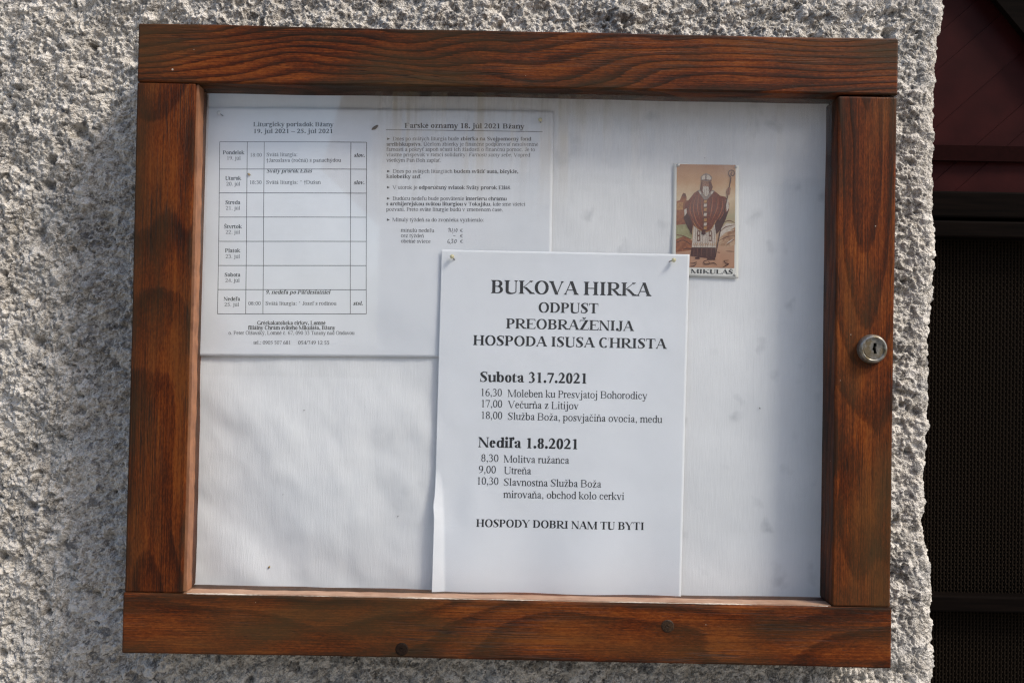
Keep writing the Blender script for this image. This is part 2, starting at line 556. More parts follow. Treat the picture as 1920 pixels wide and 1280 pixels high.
def wood(name, seed, ring=0.0085, cx=0.0, ax=0.03, z0=0.02, bz=0.03, late_w=0.28, dark=1.0, wav=1.0):
    t = NT(name)
    sep = t.n('ShaderNodeSeparateXYZ'); co = t.obj(); t.lk(co, sep.inputs[0])
    X, Y, Z = sep.outputs
    low = t.noise(t.mapping(co, (5, 14, 14), (seed * 3.1, seed * 1.7, 0)), 1, 2, 0.4)
    low2 = t.noise(t.mapping(co, (4, 9, 9), (seed * 5.3, 0, seed)), 1, 2, 0.4)
    # Y is across the face, Z is depth
    dy = t.math('ADD', t.math('ADD', Y, -cx), t.math('ADD', t.math('MULTIPLY', X, ax), t.math('MULTIPLY', t.math('SUBTRACT', low, 0.5), 0.05 * wav)))
    dz = t.math('ADD', t.math('ADD', Z, z0), t.math('ADD', t.math('MULTIPLY', X, bz), t.math('MULTIPLY', t.math('SUBTRACT', low2, 0.5), 0.08 * wav)))
    rad = t.math('SQRT', t.math('ADD', t.math('MULTIPLY', dy, dy), t.math('MULTIPLY', dz, dz)))
    fibn = t.noise(t.mapping(co, (22, 700, 700), (seed, 0, 0)), 1, 4, 0.65)
    rad = t.math('ADD', rad, t.math('MULTIPLY', t.math('SUBTRACT', fibn, 0.5), 0.0022))
    ph = t.math('FRACT', t.math('DIVIDE', rad, ring))
    late = t.ramp(ph, [(0.0, 0.12), (0.45, 0.25), (0.86, 1.0), (0.95, 0.75), (1.0, 0.12)])
    fib = t.noise(t.mapping(co, (9, 1500, 1500), (0, seed, 0)), 1, 5, 0.7)
    patch = t.noise(t.mapping(co, (7, 26, 26), (seed * 2.2, 3, 1)), 1, 5, 0.62)
    mott = t.noise(t.mapping(co, (260, 900, 900), (1, seed, 4)), 1, 4, 0.7)
    v = t.math('ADD', t.math('MULTIPLY', late, late_w), t.math('ADD', t.math('MULTIPLY', t.math('SUBTRACT', fib, 0.5), 1.1), t.math('MULTIPLY', t.math('SUBTRACT', patch, 0.47), 1.15)))
    v = t.math('ADD', v, t.math('ADD', t.math('MULTIPLY', t.math('SUBTRACT', mott, 0.5), 0.8), 0.12))
    d = dark
    col = t.ramp(v, [(0.0, (0.200 * d, 0.054 * d, 0.0085 * d, 1)), (0.2, (0.118 * d, 0.0240 * d, 0.0030 * d, 1)), (0.40, (0.052 * d, 0.0105 * d, 0.0015 * d, 1)),
                     (0.66, (0.016 * d, 0.0050 * d, 0.0016 * d, 1)), (1.0, (0.005, 0.0028, 0.0016, 1))])
    hue = t.noise(t.mapping(co, (4, 14, 14), (7, seed, 2)), 1, 4, 0.6)
    col = t.mix(t.math('MULTIPLY', t.ramp(hue, [(0.43, 0.0), (0.64, 1.0)]), 0.72), col, (0.050 * d, 0.030 * d, 0.011 * d, 1))
    # worn grey-brown along the edges and ends
    eY = t.math('ABSOLUTE', Y)
    wear = t.math('MULTIPLY', t.ramp(eY, [(0.0150, 0.0), (0.0242, 1.0)]), t.ramp(t.noise(t.mapping(co, (25, 120, 120), (seed, seed, 0)), 1, 4, 0.6), [(0.42, 0.0), (0.62, 1.0)]))
    col = t.mix(t.math('MULTIPLY', wear, 0.75), col, (0.020, 0.0125, 0.006, 1))
    # pores and long checks
    pore = t.ramp(t.noise(t.mapping(co, (130, 1300, 1300), (seed, 9, 0)), 1, 2, 0.5), [(0.66, 0.0), (0.74, 1.0)])
    col = t.mix(t.math('MULTIPLY', pore, 0.65), col, (0.010, 0.006, 0.004, 1))
    ck_m = t.ramp(t.noise(t.mapping(co, (9, 30, 30), (seed * 1.3, 2, 5)), 1, 2), [(0.50, 0.0), (0.58, 1.0)])
    ck = t.math('MULTIPLY', t.ramp(t.noise(t.mapping(co, (5, 330, 330), (seed, 4, 0)), 1, 3, 0.55, 0.4), [(0.478, 0.0), (0.5, 1.0), (0.522, 0.0)]), ck_m)
    col = t.mix(t.math('MULTIPLY', ck, 0.8), col, (0.007, 0.0045, 0.003, 1))
    # a few pale flecks of lime and dust
    vo = t.voro(t.mapping(co, (1, 1, 1), (seed, 0, 0)), 95)
    fl = t.math('MULTIPLY', t.math('LESS_THAN', vo[0], t.math('MULTIPLY', t.math('POWER', t.noise(vo[2], 5, 0), 2.2), 0.15)), t.math('GREATER_THAN', t.n('ShaderNodeSeparateColor').outputs[0] if False else t.math('FRACT', t.math('MULTIPLY', t.noise(vo[2], 8, 0), 13.0)), 0.88))
    col = t.mix(t.math('MULTIPLY', fl, 0.8), col, (0.42, 0.36, 0.29, 1))
    t.lk(col, t.b.inputs['Base Color'])
    t.lk(t.ramp(patch, [(0.3, 0.40), (0.7, 0.65)]), t.b.inputs['Roughness'])
    t.b.inputs['Specular IOR Level'].default_value = 0.13
    hgt = t.math('SUBTRACT', t.math('ADD', t.math('MULTIPLY', late, 0.5), t.math('MULTIPLY', fib, 0.6)), t.math('ADD', t.math('MULTIPLY', pore, 0.6), t.math('MULTIPLY', ck, 2.0)))
    t.bump(hgt, 0.5, 0.0006)
    return t.m


board = empty('notice_board', (0.0, 0.0, BZ0), 'shallow wooden notice case with stained brown frame, glass front and round lock', 'notice board')
RW = 0.048


def plank(name, horizontal, a0, a1, b0, b1, y0, y1, mat, bev=0.0016, warp=0.0, seed=0):
    """a board whose own X runs along its length, Y across its face, Z towards the viewer"""
    L = a1 - a0; Wd = b1 - b0; T = y1 - y0
    n = 40; k = 10
    rs = np.random.RandomState(seed)
    b = MB()
    xs = np.linspace(-L / 2, L / 2, n + 1)
    wob = lambda x, ph: warp * (math.sin(x * 7 + ph) + 0.5 * math.sin(x * 19 + 2 * ph) + 0.25 * math.sin(x * 61 + 3 * ph))
    v = []; f = []
    for x in xs:
        e0 = -Wd / 2 + wob(x, seed); e1 = Wd / 2 + wob(x, seed + 2.4)
        v += [(x, e0, T / 2), (x, e1, T / 2), (x, e1, -T / 2), (x, e0, -T / 2)]
    for i in range(n):
        for j in range(4):
            f.append((i * 4 + j, (i + 1) * 4 + j, (i + 1) * 4 + (j + 1) % 4, i * 4 + (j + 1) % 4))
    f.append((0, 1, 2, 3)); f.append((n * 4 + 3, n * 4 + 2, n * 4 + 1, n * 4))
    b.add(v, f)
    o = b.build(name, mat)
    me = o.data
    import bmesh
    bm = bmesh.new(); bm.from_mesh(me); bmesh.ops.recalc_face_normals(bm, faces=bm.faces[:]); bm.to_mesh(me); bm.free()
    # axes: local X -> length, local Z -> -Y world (towards viewer)
    if horizontal:
        M = Matrix(((1, 0, 0, (a0 + a1) / 2), (0, 0, -1, (y0 + y1) / 2), (0, 1, 0, (b0 + b1) / 2), (0, 0, 0, 1)))
    else:
        M = Matrix(((0, -1, 0, (b0 + b1) / 2), (0, 0, -1, (y0 + y1) / 2), (1, 0, 0, (a0 + a1) / 2), (0, 0, 0, 1)))
    o.parent = board
    o.matrix_parent_inverse = Matrix.Translation(board.location).inverted()
    o.matrix_basis = M
    bevel(o, bev, 2)
    return o


YB = -0.012     # back of the frame timbers
plank('top_rail', True, BX0, BX1, BZ1 - 0.0475, BZ1, YF, YB, wood('stained_pine_top', 2.0, 0.0052, 0.035, -0.05, 0.006, 0.02, late_w=0.42, dark=0.86), warp=0.0005, seed=1)
plank('bottom_rail', True, BX0 - 0.0006, BX1 + 0.0004, BZ0, BZ0 + 0.0487, YF, YB, wood('stained_pine_bottom', 5.0, 0.0105, -0.012, 0.05, 0.02, -0.05, dark=0.92), warp=0.0004, seed=2)
plank('stile', False, BZ0 + 0.0489, BZ1 - 0.0479, BX0, BX0 + RW, YF + 0.0008, YB, wood('stained_pine_left', 9.0, 0.0115, 0.0, 0.03, 0.012, 0.08, dark=0.70), warp=0.0003, seed=3)
plank('stile', False, BZ0 + 0.0489, BZ1 - 0.0486, BX1 - RW - 0.0005, BX1 - 0.0007, YF + 0.0006, YB, wood('stained_pine_right', 13.0, 0.0100, 0.004, -0.02, 0.010, -0.09, dark=0.98), warp=0.0003, seed=4)
IX0, IX1, IZ0, IZ1 = BX0 + RW, BX1 - RW - 0.0005, BZ0 + 0.0487, BZ1 - 0.0475
# case behind the frame
b = MB()
b.box(BX0 + 0.004, BX1 - 0.004, -0.0205, 0.012, BZ0 + 0.004, BZ1 - 0.004)
b.build('back_case', plain('brown_case', (0.05, 0.02, 0.008), 0.6), board)

# pale beads that hold the glass


def bare_wood(name, c0, c1):
    t = NT(name)
    co = t.obj()
    n = t.noise(t.mapping(co, (60, 60, 60)), 1, 5, 0.65)
    n2 = t.noise(t.mapping(co, (14, 400, 30)), 1, 3, 0.6)
    col = t.ramp(t.math('ADD', t.math('MULTIPLY', n, 0.6), t.math('MULTIPLY', n2, 0.4)), [(0.36, c0 + (1,)), (0.62, c1 + (1,))])
    st = t.ramp(t.noise(t.mapping(co, (18, 50, 18), (3, 1, 7)), 1, 4, 0.6), [(0.60, 0.0), (0.70, 1.0)])
    col = t.mix(t.math('MULTIPLY', st, 0.6), col, (0.20, 0.085, 0.03, 1))
    t.lk(col, t.b.inputs['Base Color']); t.b.inputs['Roughness'].default_value = 0.6
    t.bump(n, 0.4, 0.0008)
    return t.m


MB_l = bare_wood('bead_left_wood', (0.125, 0.048, 0.020), (0.26, 0.112, 0.050))
MB_b = bare_wood('bead_bottom_wood', (0.20, 0.105, 0.06), (0.34, 0.215, 0.145))
MB_d = bare_wood('bead_dark_wood', (0.06, 0.02, 0.007), (0.12, 0.042, 0.014))


def bead(x0, x1, z0, z1, mat, y0=YF + 0.0025, horizontal=True, seed=0):
    rs = np.random.RandomState(seed)
    n = 60
    b = MB(); v = []; f = []
    for i in range(n + 1):
        s = i / n
        j = 0.00035 * (rs.rand() - 0.5)
        if horizontal:
            x = x0 + (x1 - x0) * s
            v += [(x, y0, z0 + j), (x, y0, z1 + j), (x, YG - 0.0002, z1 + j * 2), (x, YG - 0.0002, z0 + j * 2)]
        else:
            z = z0 + (z1 - z0) * s
            v += [(x0 + j, y0, z), (x1 + j, y0, z), (x1 + j * 2, YG - 0.0002, z), (x0 + j * 2, YG - 0.0002, z)]
    for i in range(n):
        for k in range(4):
            f.append((i * 4 + k, (i + 1) * 4 + k, (i + 1) * 4 + (k + 1) % 4, i * 4 + (k + 1) % 4))
    f.append((0, 3, 2, 1)); f.append((n * 4, n * 4 + 1, n * 4 + 2, n * 4 + 3))
    b.add(v, f)
    return b.build('glazing_bead', mat, board)


bead(IX0 - 0.001, IX0 + 0.0022, IZ0 + 0.0016, IZ1 - 0.0012, MB_l, YF + 0.003, False, 1)['label'] = 'pinkish bare wood bead down the left side of the glass'
bead(IX0 + 0.0001, IX1 - 0.0001, IZ0 - 0.001, IZ0 + 0.0007, MB_b, YF + 0.002, True, 3)['label'] = 'pale tan bead along the bottom of the glass'
# thin white line of filler on the bottom bead
b = MB(); rs = np.random.RandomState(3)
n = 260
b.tube([(IX0 + 0.003 + (IX1 - IX0 - 0.006) * k / n, YF + 0.0013 + rs.uniform(-0.0002, 0.0002), IZ0 + 0.0002 + rs.uniform(-0.0001, 0.0001)) for k in range(n + 1)],
       [max(0.00006, 0.0004 * (0.55 + 1.3 * math.sin(k * 0.11) * math.sin(k * 0.043 + 1) + rs.uniform(-.3, .3))) for k in range(n + 1)], 6)
b.build('filler_line', plain('white_filler', (0.50, 0.43, 0.36), 0.7), board)

# glass pane: clear thin glass with dust; top streaks and haze paint in a reflection
t = NT('dusty_glass')
co = t.obj()
gl = t.n('ShaderNodeBsdfGlossy'); gl.inputs['Roughness'].default_value = 0.03; gl.inputs['Color'].default_value = (1, 1, 1, 1)
tr = t.n('ShaderNodeBsdfTransparent'); tr.inputs['Color'].default_value = (0.93, 0.95, 0.965, 1)
fr = t.n('ShaderNodeFresnel')
back = t.n('ShaderNodeNewGeometry').outputs['Backfacing']
t.lk(t.math('ADD', 1.5, t.math('MULTIPLY', back, 1 / 1.5 - 1.5)), fr.inputs['IOR'])      # the same Fresnel from both sides of the pane
mx = t.n('ShaderNodeMixShader'); t.lk(t.math('MULTIPLY', fr.outputs[0], 1.9, clamp=True), mx.inputs[0]); t.lk(tr.outputs[0], mx.inputs[1]); t.lk(gl.outputs[0], mx.inputs[2])
df = t.n('ShaderNodeBsdfDiffuse')
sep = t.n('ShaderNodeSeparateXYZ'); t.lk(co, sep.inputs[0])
refl_streak = t.ramp(t.noise(t.mapping(co, (85, 1, 4.0)), 1, 3, 0.55), [(0.47, 0.0), (0.62, 1.0)])  # streaks of a reflection, painted into the pane's colour
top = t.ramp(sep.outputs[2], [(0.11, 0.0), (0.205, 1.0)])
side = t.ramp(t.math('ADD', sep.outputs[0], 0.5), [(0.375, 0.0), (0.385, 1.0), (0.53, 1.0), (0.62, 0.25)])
refl_streak = t.math('MULTIPLY', refl_streak, side)
refl_haze = t.math('MULTIPLY', t.ramp(t.noise(t.mapping(co, (7, 7, 11), (2, 0, 5)), 1, 4, 0.6), [(0.38, 0.0), (0.66, 1.0)]), t.ramp(sep.outputs[2], [(0.02, 0.0), (0.21, 1.0)]))  # pale sheen of a reflection painted in, stronger towards the top
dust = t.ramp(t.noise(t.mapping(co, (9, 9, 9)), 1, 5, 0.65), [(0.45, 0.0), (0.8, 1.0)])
t.lk(t.mix(t.math('MULTIPLY', refl_streak, top), (0.50, 0.50, 0.50, 1), (0.28, 0.22, 0.13, 1)), df.inputs['Color'])
fac = t.math('ADD', t.math('MULTIPLY', t.math('MULTIPLY', refl_streak, top), 0.30), t.math('ADD', t.math('ADD', t.math('MULTIPLY', dust, 0.06), t.math('MULTIPLY', refl_haze, 0.22)), 0.008), clamp=True)
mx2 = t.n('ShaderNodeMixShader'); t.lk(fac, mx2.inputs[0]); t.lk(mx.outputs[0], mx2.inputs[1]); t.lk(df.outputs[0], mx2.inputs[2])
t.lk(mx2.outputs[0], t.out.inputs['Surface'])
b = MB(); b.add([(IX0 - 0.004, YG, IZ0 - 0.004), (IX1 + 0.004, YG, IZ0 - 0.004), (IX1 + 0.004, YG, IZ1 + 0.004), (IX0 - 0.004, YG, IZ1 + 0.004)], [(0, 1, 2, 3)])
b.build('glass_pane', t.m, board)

# ------------------------------------------------------------------ lining paper of the case
t = NT('ribbed_lining_paper')
co = t.obj()
rib = t.noise(t.mapping(co, (620, 620, 60)), 1, 4, 0.65)
big = t.noise(co, 9, 4, 0.55)
col = t.ramp(big, [(0.3, (0.70, 0.70, 0.70, 1)), (0.7, (0.82, 0.815, 0.81, 1))])
col = t.mix(t.math('MULTIPLY', t.ramp(rib, [(0.38, 1.0), (0.58, 0.0)]), 0.06), col, (0.46, 0.46, 0.47, 1))
nv = t.n('ShaderNodeTexNoise'); t.lk(co, nv.inputs['Vector']); nv.inputs['Scale'].default_value = 70; nv.inputs['Detail'].default_value = 3
vm = t.n('ShaderNodeVectorMath', operation='MULTIPLY_ADD'); t.lk(nv.outputs['Color'], vm.inputs[0]); vm.inputs[1].default_value = (0.022, 0.0, 0.022); t.lk(t.mapping(co, (1, 1, 1), (0.3, 0, 0.11)), vm.inputs[2])
spv = vm.outputs[0]
sp = t.math('MULTIPLY', t.ramp(t.voro(spv, 40)[0], [(0.02, 1.0), (0.30, 0.0)]), t.ramp(t.noise(co, 34, 2), [(0.42, 0.0), (0.56, 1.0)]))
sepx = t.n('ShaderNodeSeparateXYZ'); t.lk(co, sepx.inputs[0])
sp = t.math('MULTIPLY', sp, t.ramp(t.math('ADD', sepx.outputs[0], 0.5), [(0.35, 0.25), (0.60, 1.0)]))
col = t.mix(t.math('MULTIPLY', sp, 0.5), col, (0.36, 0.37, 0.39, 1))
t.lk(col, t.b.inputs['Base Color']); t.b.inputs['Roughness'].default_value = 0.85; t.b.inputs['Specular IOR Level'].default_value = 0.2
t.bump(rib, 0.26, 0.0009)
M_lin = t.m


def grid_sheet(name, pts_fn, nu, nv, mat, parent=None, thick=0.00012):
    """sheet of paper: pts_fn(u, v) gives x, y, z arrays for u, v in 0..1"""
    u, v = np.meshgrid(np.linspace(0, 1, nu + 1), np.linspace(0, 1, nv + 1))
    X, Y, Z = pts_fn(u, v)
    n = X.size
    front = np.stack([X, Y, Z], -1).reshape(-1, 3)
    back = front + np.array([0, thick, 0])
    idx = np.arange(n).reshape(X.shape)
    f = []
    for i in range(nv):
        for j in range(nu):
            a, b_, c_, d = idx[i, j], idx[i, j + 1], idx[i + 1, j + 1], idx[i + 1, j]
            f.append((d, c_, b_, a)); f.append((a + n, b_ + n, c_ + n, d + n))
    ring = list(idx[0, :]) + list(idx[1:, -1]) + list(idx[-1, -2::-1]) + list(idx[-2:0:-1, 0])
    for i in range(len(ring)):
        p, q = ring[i], ring[(i + 1) % len(ring)]
        f.append((p, q, q + n, p + n))
    return mesh_obj(name, np.concatenate([front, back]), f, mat, parent, True)


def lining_y(x, z):
    wr = 0.0028 * fbm(x * 9 + 3 + z * 5, z * 9, 301, 3) + 0.0007 * fbm(x * 30, z * 22, 311, 3)
    left = np.clip((0.02 - x) / 0.15, 0, 1) * np.clip((0.04 - z) / 0.10, 0, 1)
    return YL + wr * (0.5 + 1.7 * left) + 0.0012


lx0, lx1, lz0, lz1 = IX0 - 0.008, IX1 + 0.008, IZ0 - 0.008, IZ1 + 0.008
grid_sheet('lining_paper', lambda u, v: ((lx0 + (lx1 - lx0) * u), lining_y(lx0 + (lx1 - lx0) * u, lz0 + (lz1 - lz0) * v) - 0.0, lz0 + (lz1 - lz0) * v), 220, 180, M_lin, board, 0.0003)

# ------------------------------------------------------------------ serif lettering
W_R = dict(zip('ABCDEFGHIJKLMNOPQRSTUVWXYZ', (722, 667, 667, 722, 611, 556, 722, 722, 333, 389, 722, 611, 889, 722, 722, 556, 722, 667, 556, 611, 722, 722, 944, 722, 722, 611)))
W_R.update(dict(zip('abcdefghijklmnopqrstuvwxyz', (444, 500, 444, 500, 444, 333, 500, 500, 278, 278, 500, 278, 778, 500, 500, 500, 500, 333, 389, 278, 500, 500, 722, 500, 500, 444))))
W_B = dict(zip('ABCDEFGHIJKLMNOPQRSTUVWXYZ', (722, 667, 722, 722, 667, 611, 778, 778, 389, 500, 778, 667, 944, 722, 778, 611, 778, 722, 556, 667, 722, 722, 1000, 722, 722, 667)))
W_B.update(dict(zip('abcdefghijklmnopqrstuvwxyz', (500, 556, 444, 556, 444, 333, 500, 556, 278, 333, 556, 278, 833, 556, 500, 556, 556, 444, 389, 333, 556, 500, 722, 500, 500, 444))))
for d in (W_R, W_B):
    d.update({c: 500 for c in '0123456789'})
    d.update({' ': 250, '.': 250, ',': 250, ':': 300, '-': 333, '\u2013': 500, '/': 278, '(': 333, ')': 333, '*': 420, '\u2020': 430, '\u20ac': 500, '\u25ba': 820, '\u2019': 200})


def crom(pts, n=7):
    P = np.array(pts, float)
    P = np.vstack([2 * P[0] - P[1], P, 2 * P[-1] - P[-2]])
    out = []
    for i in range(1, len(P) - 2):
        for k in range(n):
            s = k / n
            a, b, c, d = P[i - 1], P[i], P[i + 1], P[i + 2]
            out.append(0.5 * (2 * b + (c - a) * s + (2 * a - 5 * b + 4 * c - d) * s * s + (3 * b - a - 3 * c + d) * s ** 3))
    out.append(P[-2])
    return np.array(out)


class Glyph:
    def __init__(self, S, T, bold, X=462):
        self.X = X; self.S, self.T, self.bold = S, T, bold
        self.q = []           # list of quads / polygons

    def poly(self, *p): self.q.append([tuple(map(float, a)) for a in p])

    def dg(self, x0, y0, x1, y1, w):
        self.poly((x0 - w / 2, y0), (x0 + w / 2, y0), (x1 + w / 2, y1), (x1 - w / 2, y1))

    def hb(self, x0, x1, y, t=None):
        t = t or self.T
        self.poly((x0, y - t / 2), (x1, y - t / 2), (x1, y + t / 2), (x0, y + t / 2))

    def strip(self, P, Wd):
        d = np.gradient(P, axis=0)
        n = np.stack([-d[:, 1], d[:, 0]], -1); n /= (np.linalg.norm(n, axis=1, keepdims=True) + 1e-9)
        if Wd is None:
            hw = np.sqrt((self.S / 2 * n[:, 0]) ** 2 + (self.T / 2 * n[:, 1]) ** 2)
        else:
            hw = np.array(Wd) / 2
        A = P + n * hw[:, None]; B = P - n * hw[:, None]
        for i in range(len(P) - 1):
            self.poly(A[i], A[i + 1], B[i + 1], B[i])

    def el(self, cx, cy, rx, ry, a0=0, a1=360, n=26):
        n = max(6, int(n * abs(a1 - a0) / 360))
        a = np.radians(np.linspace(a0, a1, n + 1))
        self.strip(np.stack([cx + rx * np.cos(a), cy + ry * np.sin(a)], -1), None)

    def cv(self, pts, w=None, n=6):
        P = crom([p[:2] for p in pts], n)
        if w is None: return self.strip(P, None)
        ww = np.interp(np.linspace(0, len(pts) - 1, len(P)), range(len(pts)), w)
        self.strip(P, ww)

    def serif(self, x, y, up, hw=None, w=None):
        """slab at a stem end; up=+1 when the stem rises from it"""
        w = w or self.S
        hw = hw or (w / 2 + 62)
        T = self.T
        self.poly((x - hw, y), (x + hw, y), (x + hw, y + up * T * .8), (x - hw, y + up * T * .8))
        self.poly((x - w / 2 - 26, y + up * T * .8), (x + w / 2 + 26, y + up * T * .8), (x + w / 2, y + up * (T + 34)), (x - w / 2, y + up * (T + 34)))

    def stem(self, x, y0, y1, b=1, t=1, w=None):
        w = w or self.S
        self.dg(x, y0, x, y1, w)
        if b: self.serif(x, y0, 1, w=w)
        if t == 1: self.serif(x, y1, -1, w=w)
        if t == 2: self.flag(x, y1, w)

    def flag(self, x, y, w=None):
        w = w or self.S
        self.poly((x - w / 2 - 58, y - 38), (x - w / 2 - 58, y - 62), (x - w / 2, y - 78), (x - w / 2, y - 4), )
        self.poly((x - w / 2 - 58, y - 38), (x - w / 2, y - 50), (x + w / 2 - 2, y + 2), (x + w / 2 - 30, y + 2))

    def dot(self, x, y, r): self.poly(*[(x + r * math.cos(a), y + r * math.sin(a)) for a in np.linspace(0, 2 * math.pi, 11)[:-1]])

    def make(self, ch, w):
        S, T = self.S, self.T; X = self.X; C = 662; A = 683; D = -217
        k = S / 2; e = 62
        L = e + k + 18       # x of a left stem
        Rr = w - L
        mid = w / 2
        g = self
        vt = max(T, S * .42)
        if ch == 'A':
            ap = mid - 8
            g.dg(ap, C + 12, 75, 0, T * 1.1); g.dg(ap + 12, C + 12, w - 105, 0, S * 1.03); g.hb(165, w - 190, 230)
            g.serif(78, 0, 1, 74, T); g.serif(w - 105, 0, 1, S / 2 + 55)
        elif ch in 'BPRDEF':
            g.stem(L, 0, C)
            if ch == 'D':
                cx = w * .42; g.hb(L, cx, C - T / 2); g.hb(L, cx, T / 2); g.el(cx, C / 2, w - 34 - k - cx, C / 2 - T / 2, -90, 90)
            elif ch == 'B':
                cx = w * .5; m = C * .53
                g.hb(L, cx, C - T / 2); g.hb(L, cx, m); g.hb(L, cx, T / 2)
                g.el(cx, (C + m) / 2 - T / 4, w - 80 - k - cx, (C - m) / 2 - T / 4, -90, 90); g.el(cx, m / 2 + T / 4, w - 46 - k - cx, m / 2 - T / 4, -90, 90)
            elif ch in 'PR':
                cx = w * .48; m = C * .47
                g.hb(L, cx, C - T / 2); g.hb(L, cx, m)
                g.el(cx, (C + m) / 2 - T / 4, (w - (30 if ch == 'P' else 85)) - k - cx, (C - m) / 2 - T / 4, -90, 90)
                if ch == 'R': g.dg(w * .46, m, w - 95, 0, S * 1.05); g.serif(w - 75, 0, 1, S / 2 + 45)
            else:
                g.hb(L, w - 50, C - T / 2); g.poly((w - 50, C), (w - 30, C - 150), (w - 52, C - 150), (w - 110, C - T))
                g.hb(L, w * .66, C * .52); g.poly((w * .66 - 18, C * .52 - 80), (w * .66 + 4, C * .52 - 80), (w * .66 + 4, C * .52 + 80), (w * .66 - 18, C * .52 + 80))
                if ch == 'E': g.hb(L, w - 40, T / 2); g.poly((w - 40, 0), (w - 12, 165), (w - 36, 165), (w - 110, T))
        elif ch in 'CG':
            r = w / 2 - 36 - k; cx = mid + 8
            g.el(cx, C / 2, r + (0 if ch == 'C' else 0), C / 2 + 14 - T / 2, 48, 318 if ch == 'C' else 325)
            g.poly((w - 78, C + 10), (w - 60, C + 10), (w - 60, C - 200), (w - 80, C - 200))
            if ch == 'G': g.stem(w - 80 - k * .4, 30, C * .42, 0, 1)
            else: g.dg(w - 90, 140, w - 50, 150, T)
        elif ch == 'O' or ch == 'Q':
            g.el(mid, C / 2, mid - 36 - k, C / 2 + 14 - T / 2)
            if ch == 'Q': g.cv([(mid, 10), (mid + 100, -120), (w - 30, -150)], [S, S * .8, T])
        elif ch == 'H':
            g.stem(L, 0, C); g.stem(Rr, 0, C); g.hb(L, Rr, C * .51, T * 1.05)
        elif ch == 'I': g.stem(mid, 0, C)
        elif ch == 'J':
            x = w - L + 10; g.dg(x, 150, x, C, S); g.serif(x, C, -1); g.cv([(x, 160), (x - 22, 40), (x - 110, 0), (30 + k, 60)], [S, S * .8, T, S * .7]); g.dot(40 + k, 80, S * .62)
        elif ch == 'K':
            g.stem(L, 0, C); g.dg(L + 30, C * .42, w - 135, C, T * 1.1); g.serif(w - 135, C, -1, 90, T); g.dg(w * .42, C * .52, w - 90, 0, S * 1.08); g.serif(w - 85, 0, 1, S / 2 + 62)
        elif ch == 'L':
            g.stem(L, 0, C); g.hb(L, w - 40, T / 2); g.poly((w - 45, 0), (w - 12, 175), (w - 38, 175), (w - 115, T))
        elif ch == 'M':
            l = 95; r = w - 95 - k * .6
            g.dg(l, 0, l, C, T); g.serif(l, 0, 1, 74, T); g.dg(l + 20, C, mid, 0, S * 1.02); g.dg(mid + 8, 0, r - 5, C, T); g.dg(r, 0, r, C, S); g.serif(r, 0, 1); g.serif(r + 10, C, -1, S / 2 + 55); g.serif(l - 10, C, -1, 75, T)
        elif ch == 'N':
            g.dg(105, 0, 105, C, T); g.serif(105, 0, 1, 90, T); g.dg(95, C, w - 105, -8, S * 1.05); g.dg(w - 100, 0, w - 100, C, T); g.serif(w - 100, C, -1, 90, T); g.serif(80, C, -1, 66, T)
        elif ch == 'S' or ch == 's':
            c = C if ch == 'S' else X
            m_ = 56 if ch == 'S' else 48
            g.cv([(w - m_ - 24, c * .80), (w - m_ - 70, c * .93), (mid, c + 10 - T / 2), (m_ + k * .7, c * .80), (mid * .72, c * .60), (mid * 1.25, c * .44), (w - m_ + 6 - k * .9, c * .22), (mid, T / 2 - 12), (m_ + 40, c * .07), (m_ + 8, c * .22)],
                 [T, T, T * 1.1, S * .85, S * 1.12, S * 1.12, S * .88, T * 1.1, T, T])
            g.dg(w - m_ - 18, c * .70, w - m_ - 18, c + 10, T * .8); g.dg(m_ + 2, -10, m_ + 2, c * .31, T * .8)
        elif ch == 'T':
            g.stem(mid, 0, C, 1, 0); g.hb(35, w - 35, C - T / 2); g.poly((30, C), (70, C), (55, C - 165), (22, C - 165)); g.poly((w - 70, C), (w - 30, C), (w - 22, C - 165), (w - 55, C - 165))
        elif ch == 'U':
            r = w - 120
            g.dg(L, 200, L, C, S); g.serif(L, C, -1); g.dg(r, 200, r, C, T); g.serif(r, C, -1, 88, T)
            g.cv([(L, 210), (L + 26, 70), (mid + 10, T / 2 - 14), (r - 20, 70), (r, 210)], [S, S * .95, T * 1.6, T, T])
        elif ch in 'VvYyWw':
            c = C if ch.isupper() else X
            u = 86 if ch.isupper() else 78
            if ch in 'Vv':
                g.dg(u + 14, c, mid + 6, -10, S); g.dg(mid + 10, -10, w - u, c, T * 1.1); g.serif(u + 10, c, -1, S / 2 + 48); g.serif(w - u, c, -1, 72, T)
            elif ch in 'Ww':
                q = w * .32
                g.dg(u + 6, c, q, -10, S); g.dg(q, -10, mid, c, T); g.dg(mid, c, w - q, -10, S); g.dg(w - q, -10, w - u, c, T)
                g.serif(u, c, -1, S / 2 + 40); g.serif(mid, c, -1, S / 2 + 30); g.serif(w - u, c, -1, 62, T)
            elif ch == 'Y':
                g.dg(mid, 0, mid, c * .45, S); g.serif(mid, 0, 1); g.dg(u + 20, c, mid - 2, c * .40, S); g.dg(w - u, c, mid + 14, c * .42, T); g.serif(u + 14, c, -1, S / 2 + 48); g.serif(w - u, c, -1, 72, T)
            else:
                g.dg(u + 10, c, mid + 14, 0, S); g.serif(u + 8, c, -1, S / 2 + 46); g.serif(w - u, c, -1, 66, T)
                g.cv([(w - u, c), (mid + 12, -20), (mid - 60, D + 40), (70, D + 32)], [T, T * 1.2, T * 1.3, T * 1.6]); g.dot(70, D + 52, S * .52)
        elif ch == 'X' or ch == 'x':
            c = C if ch == 'X' else X
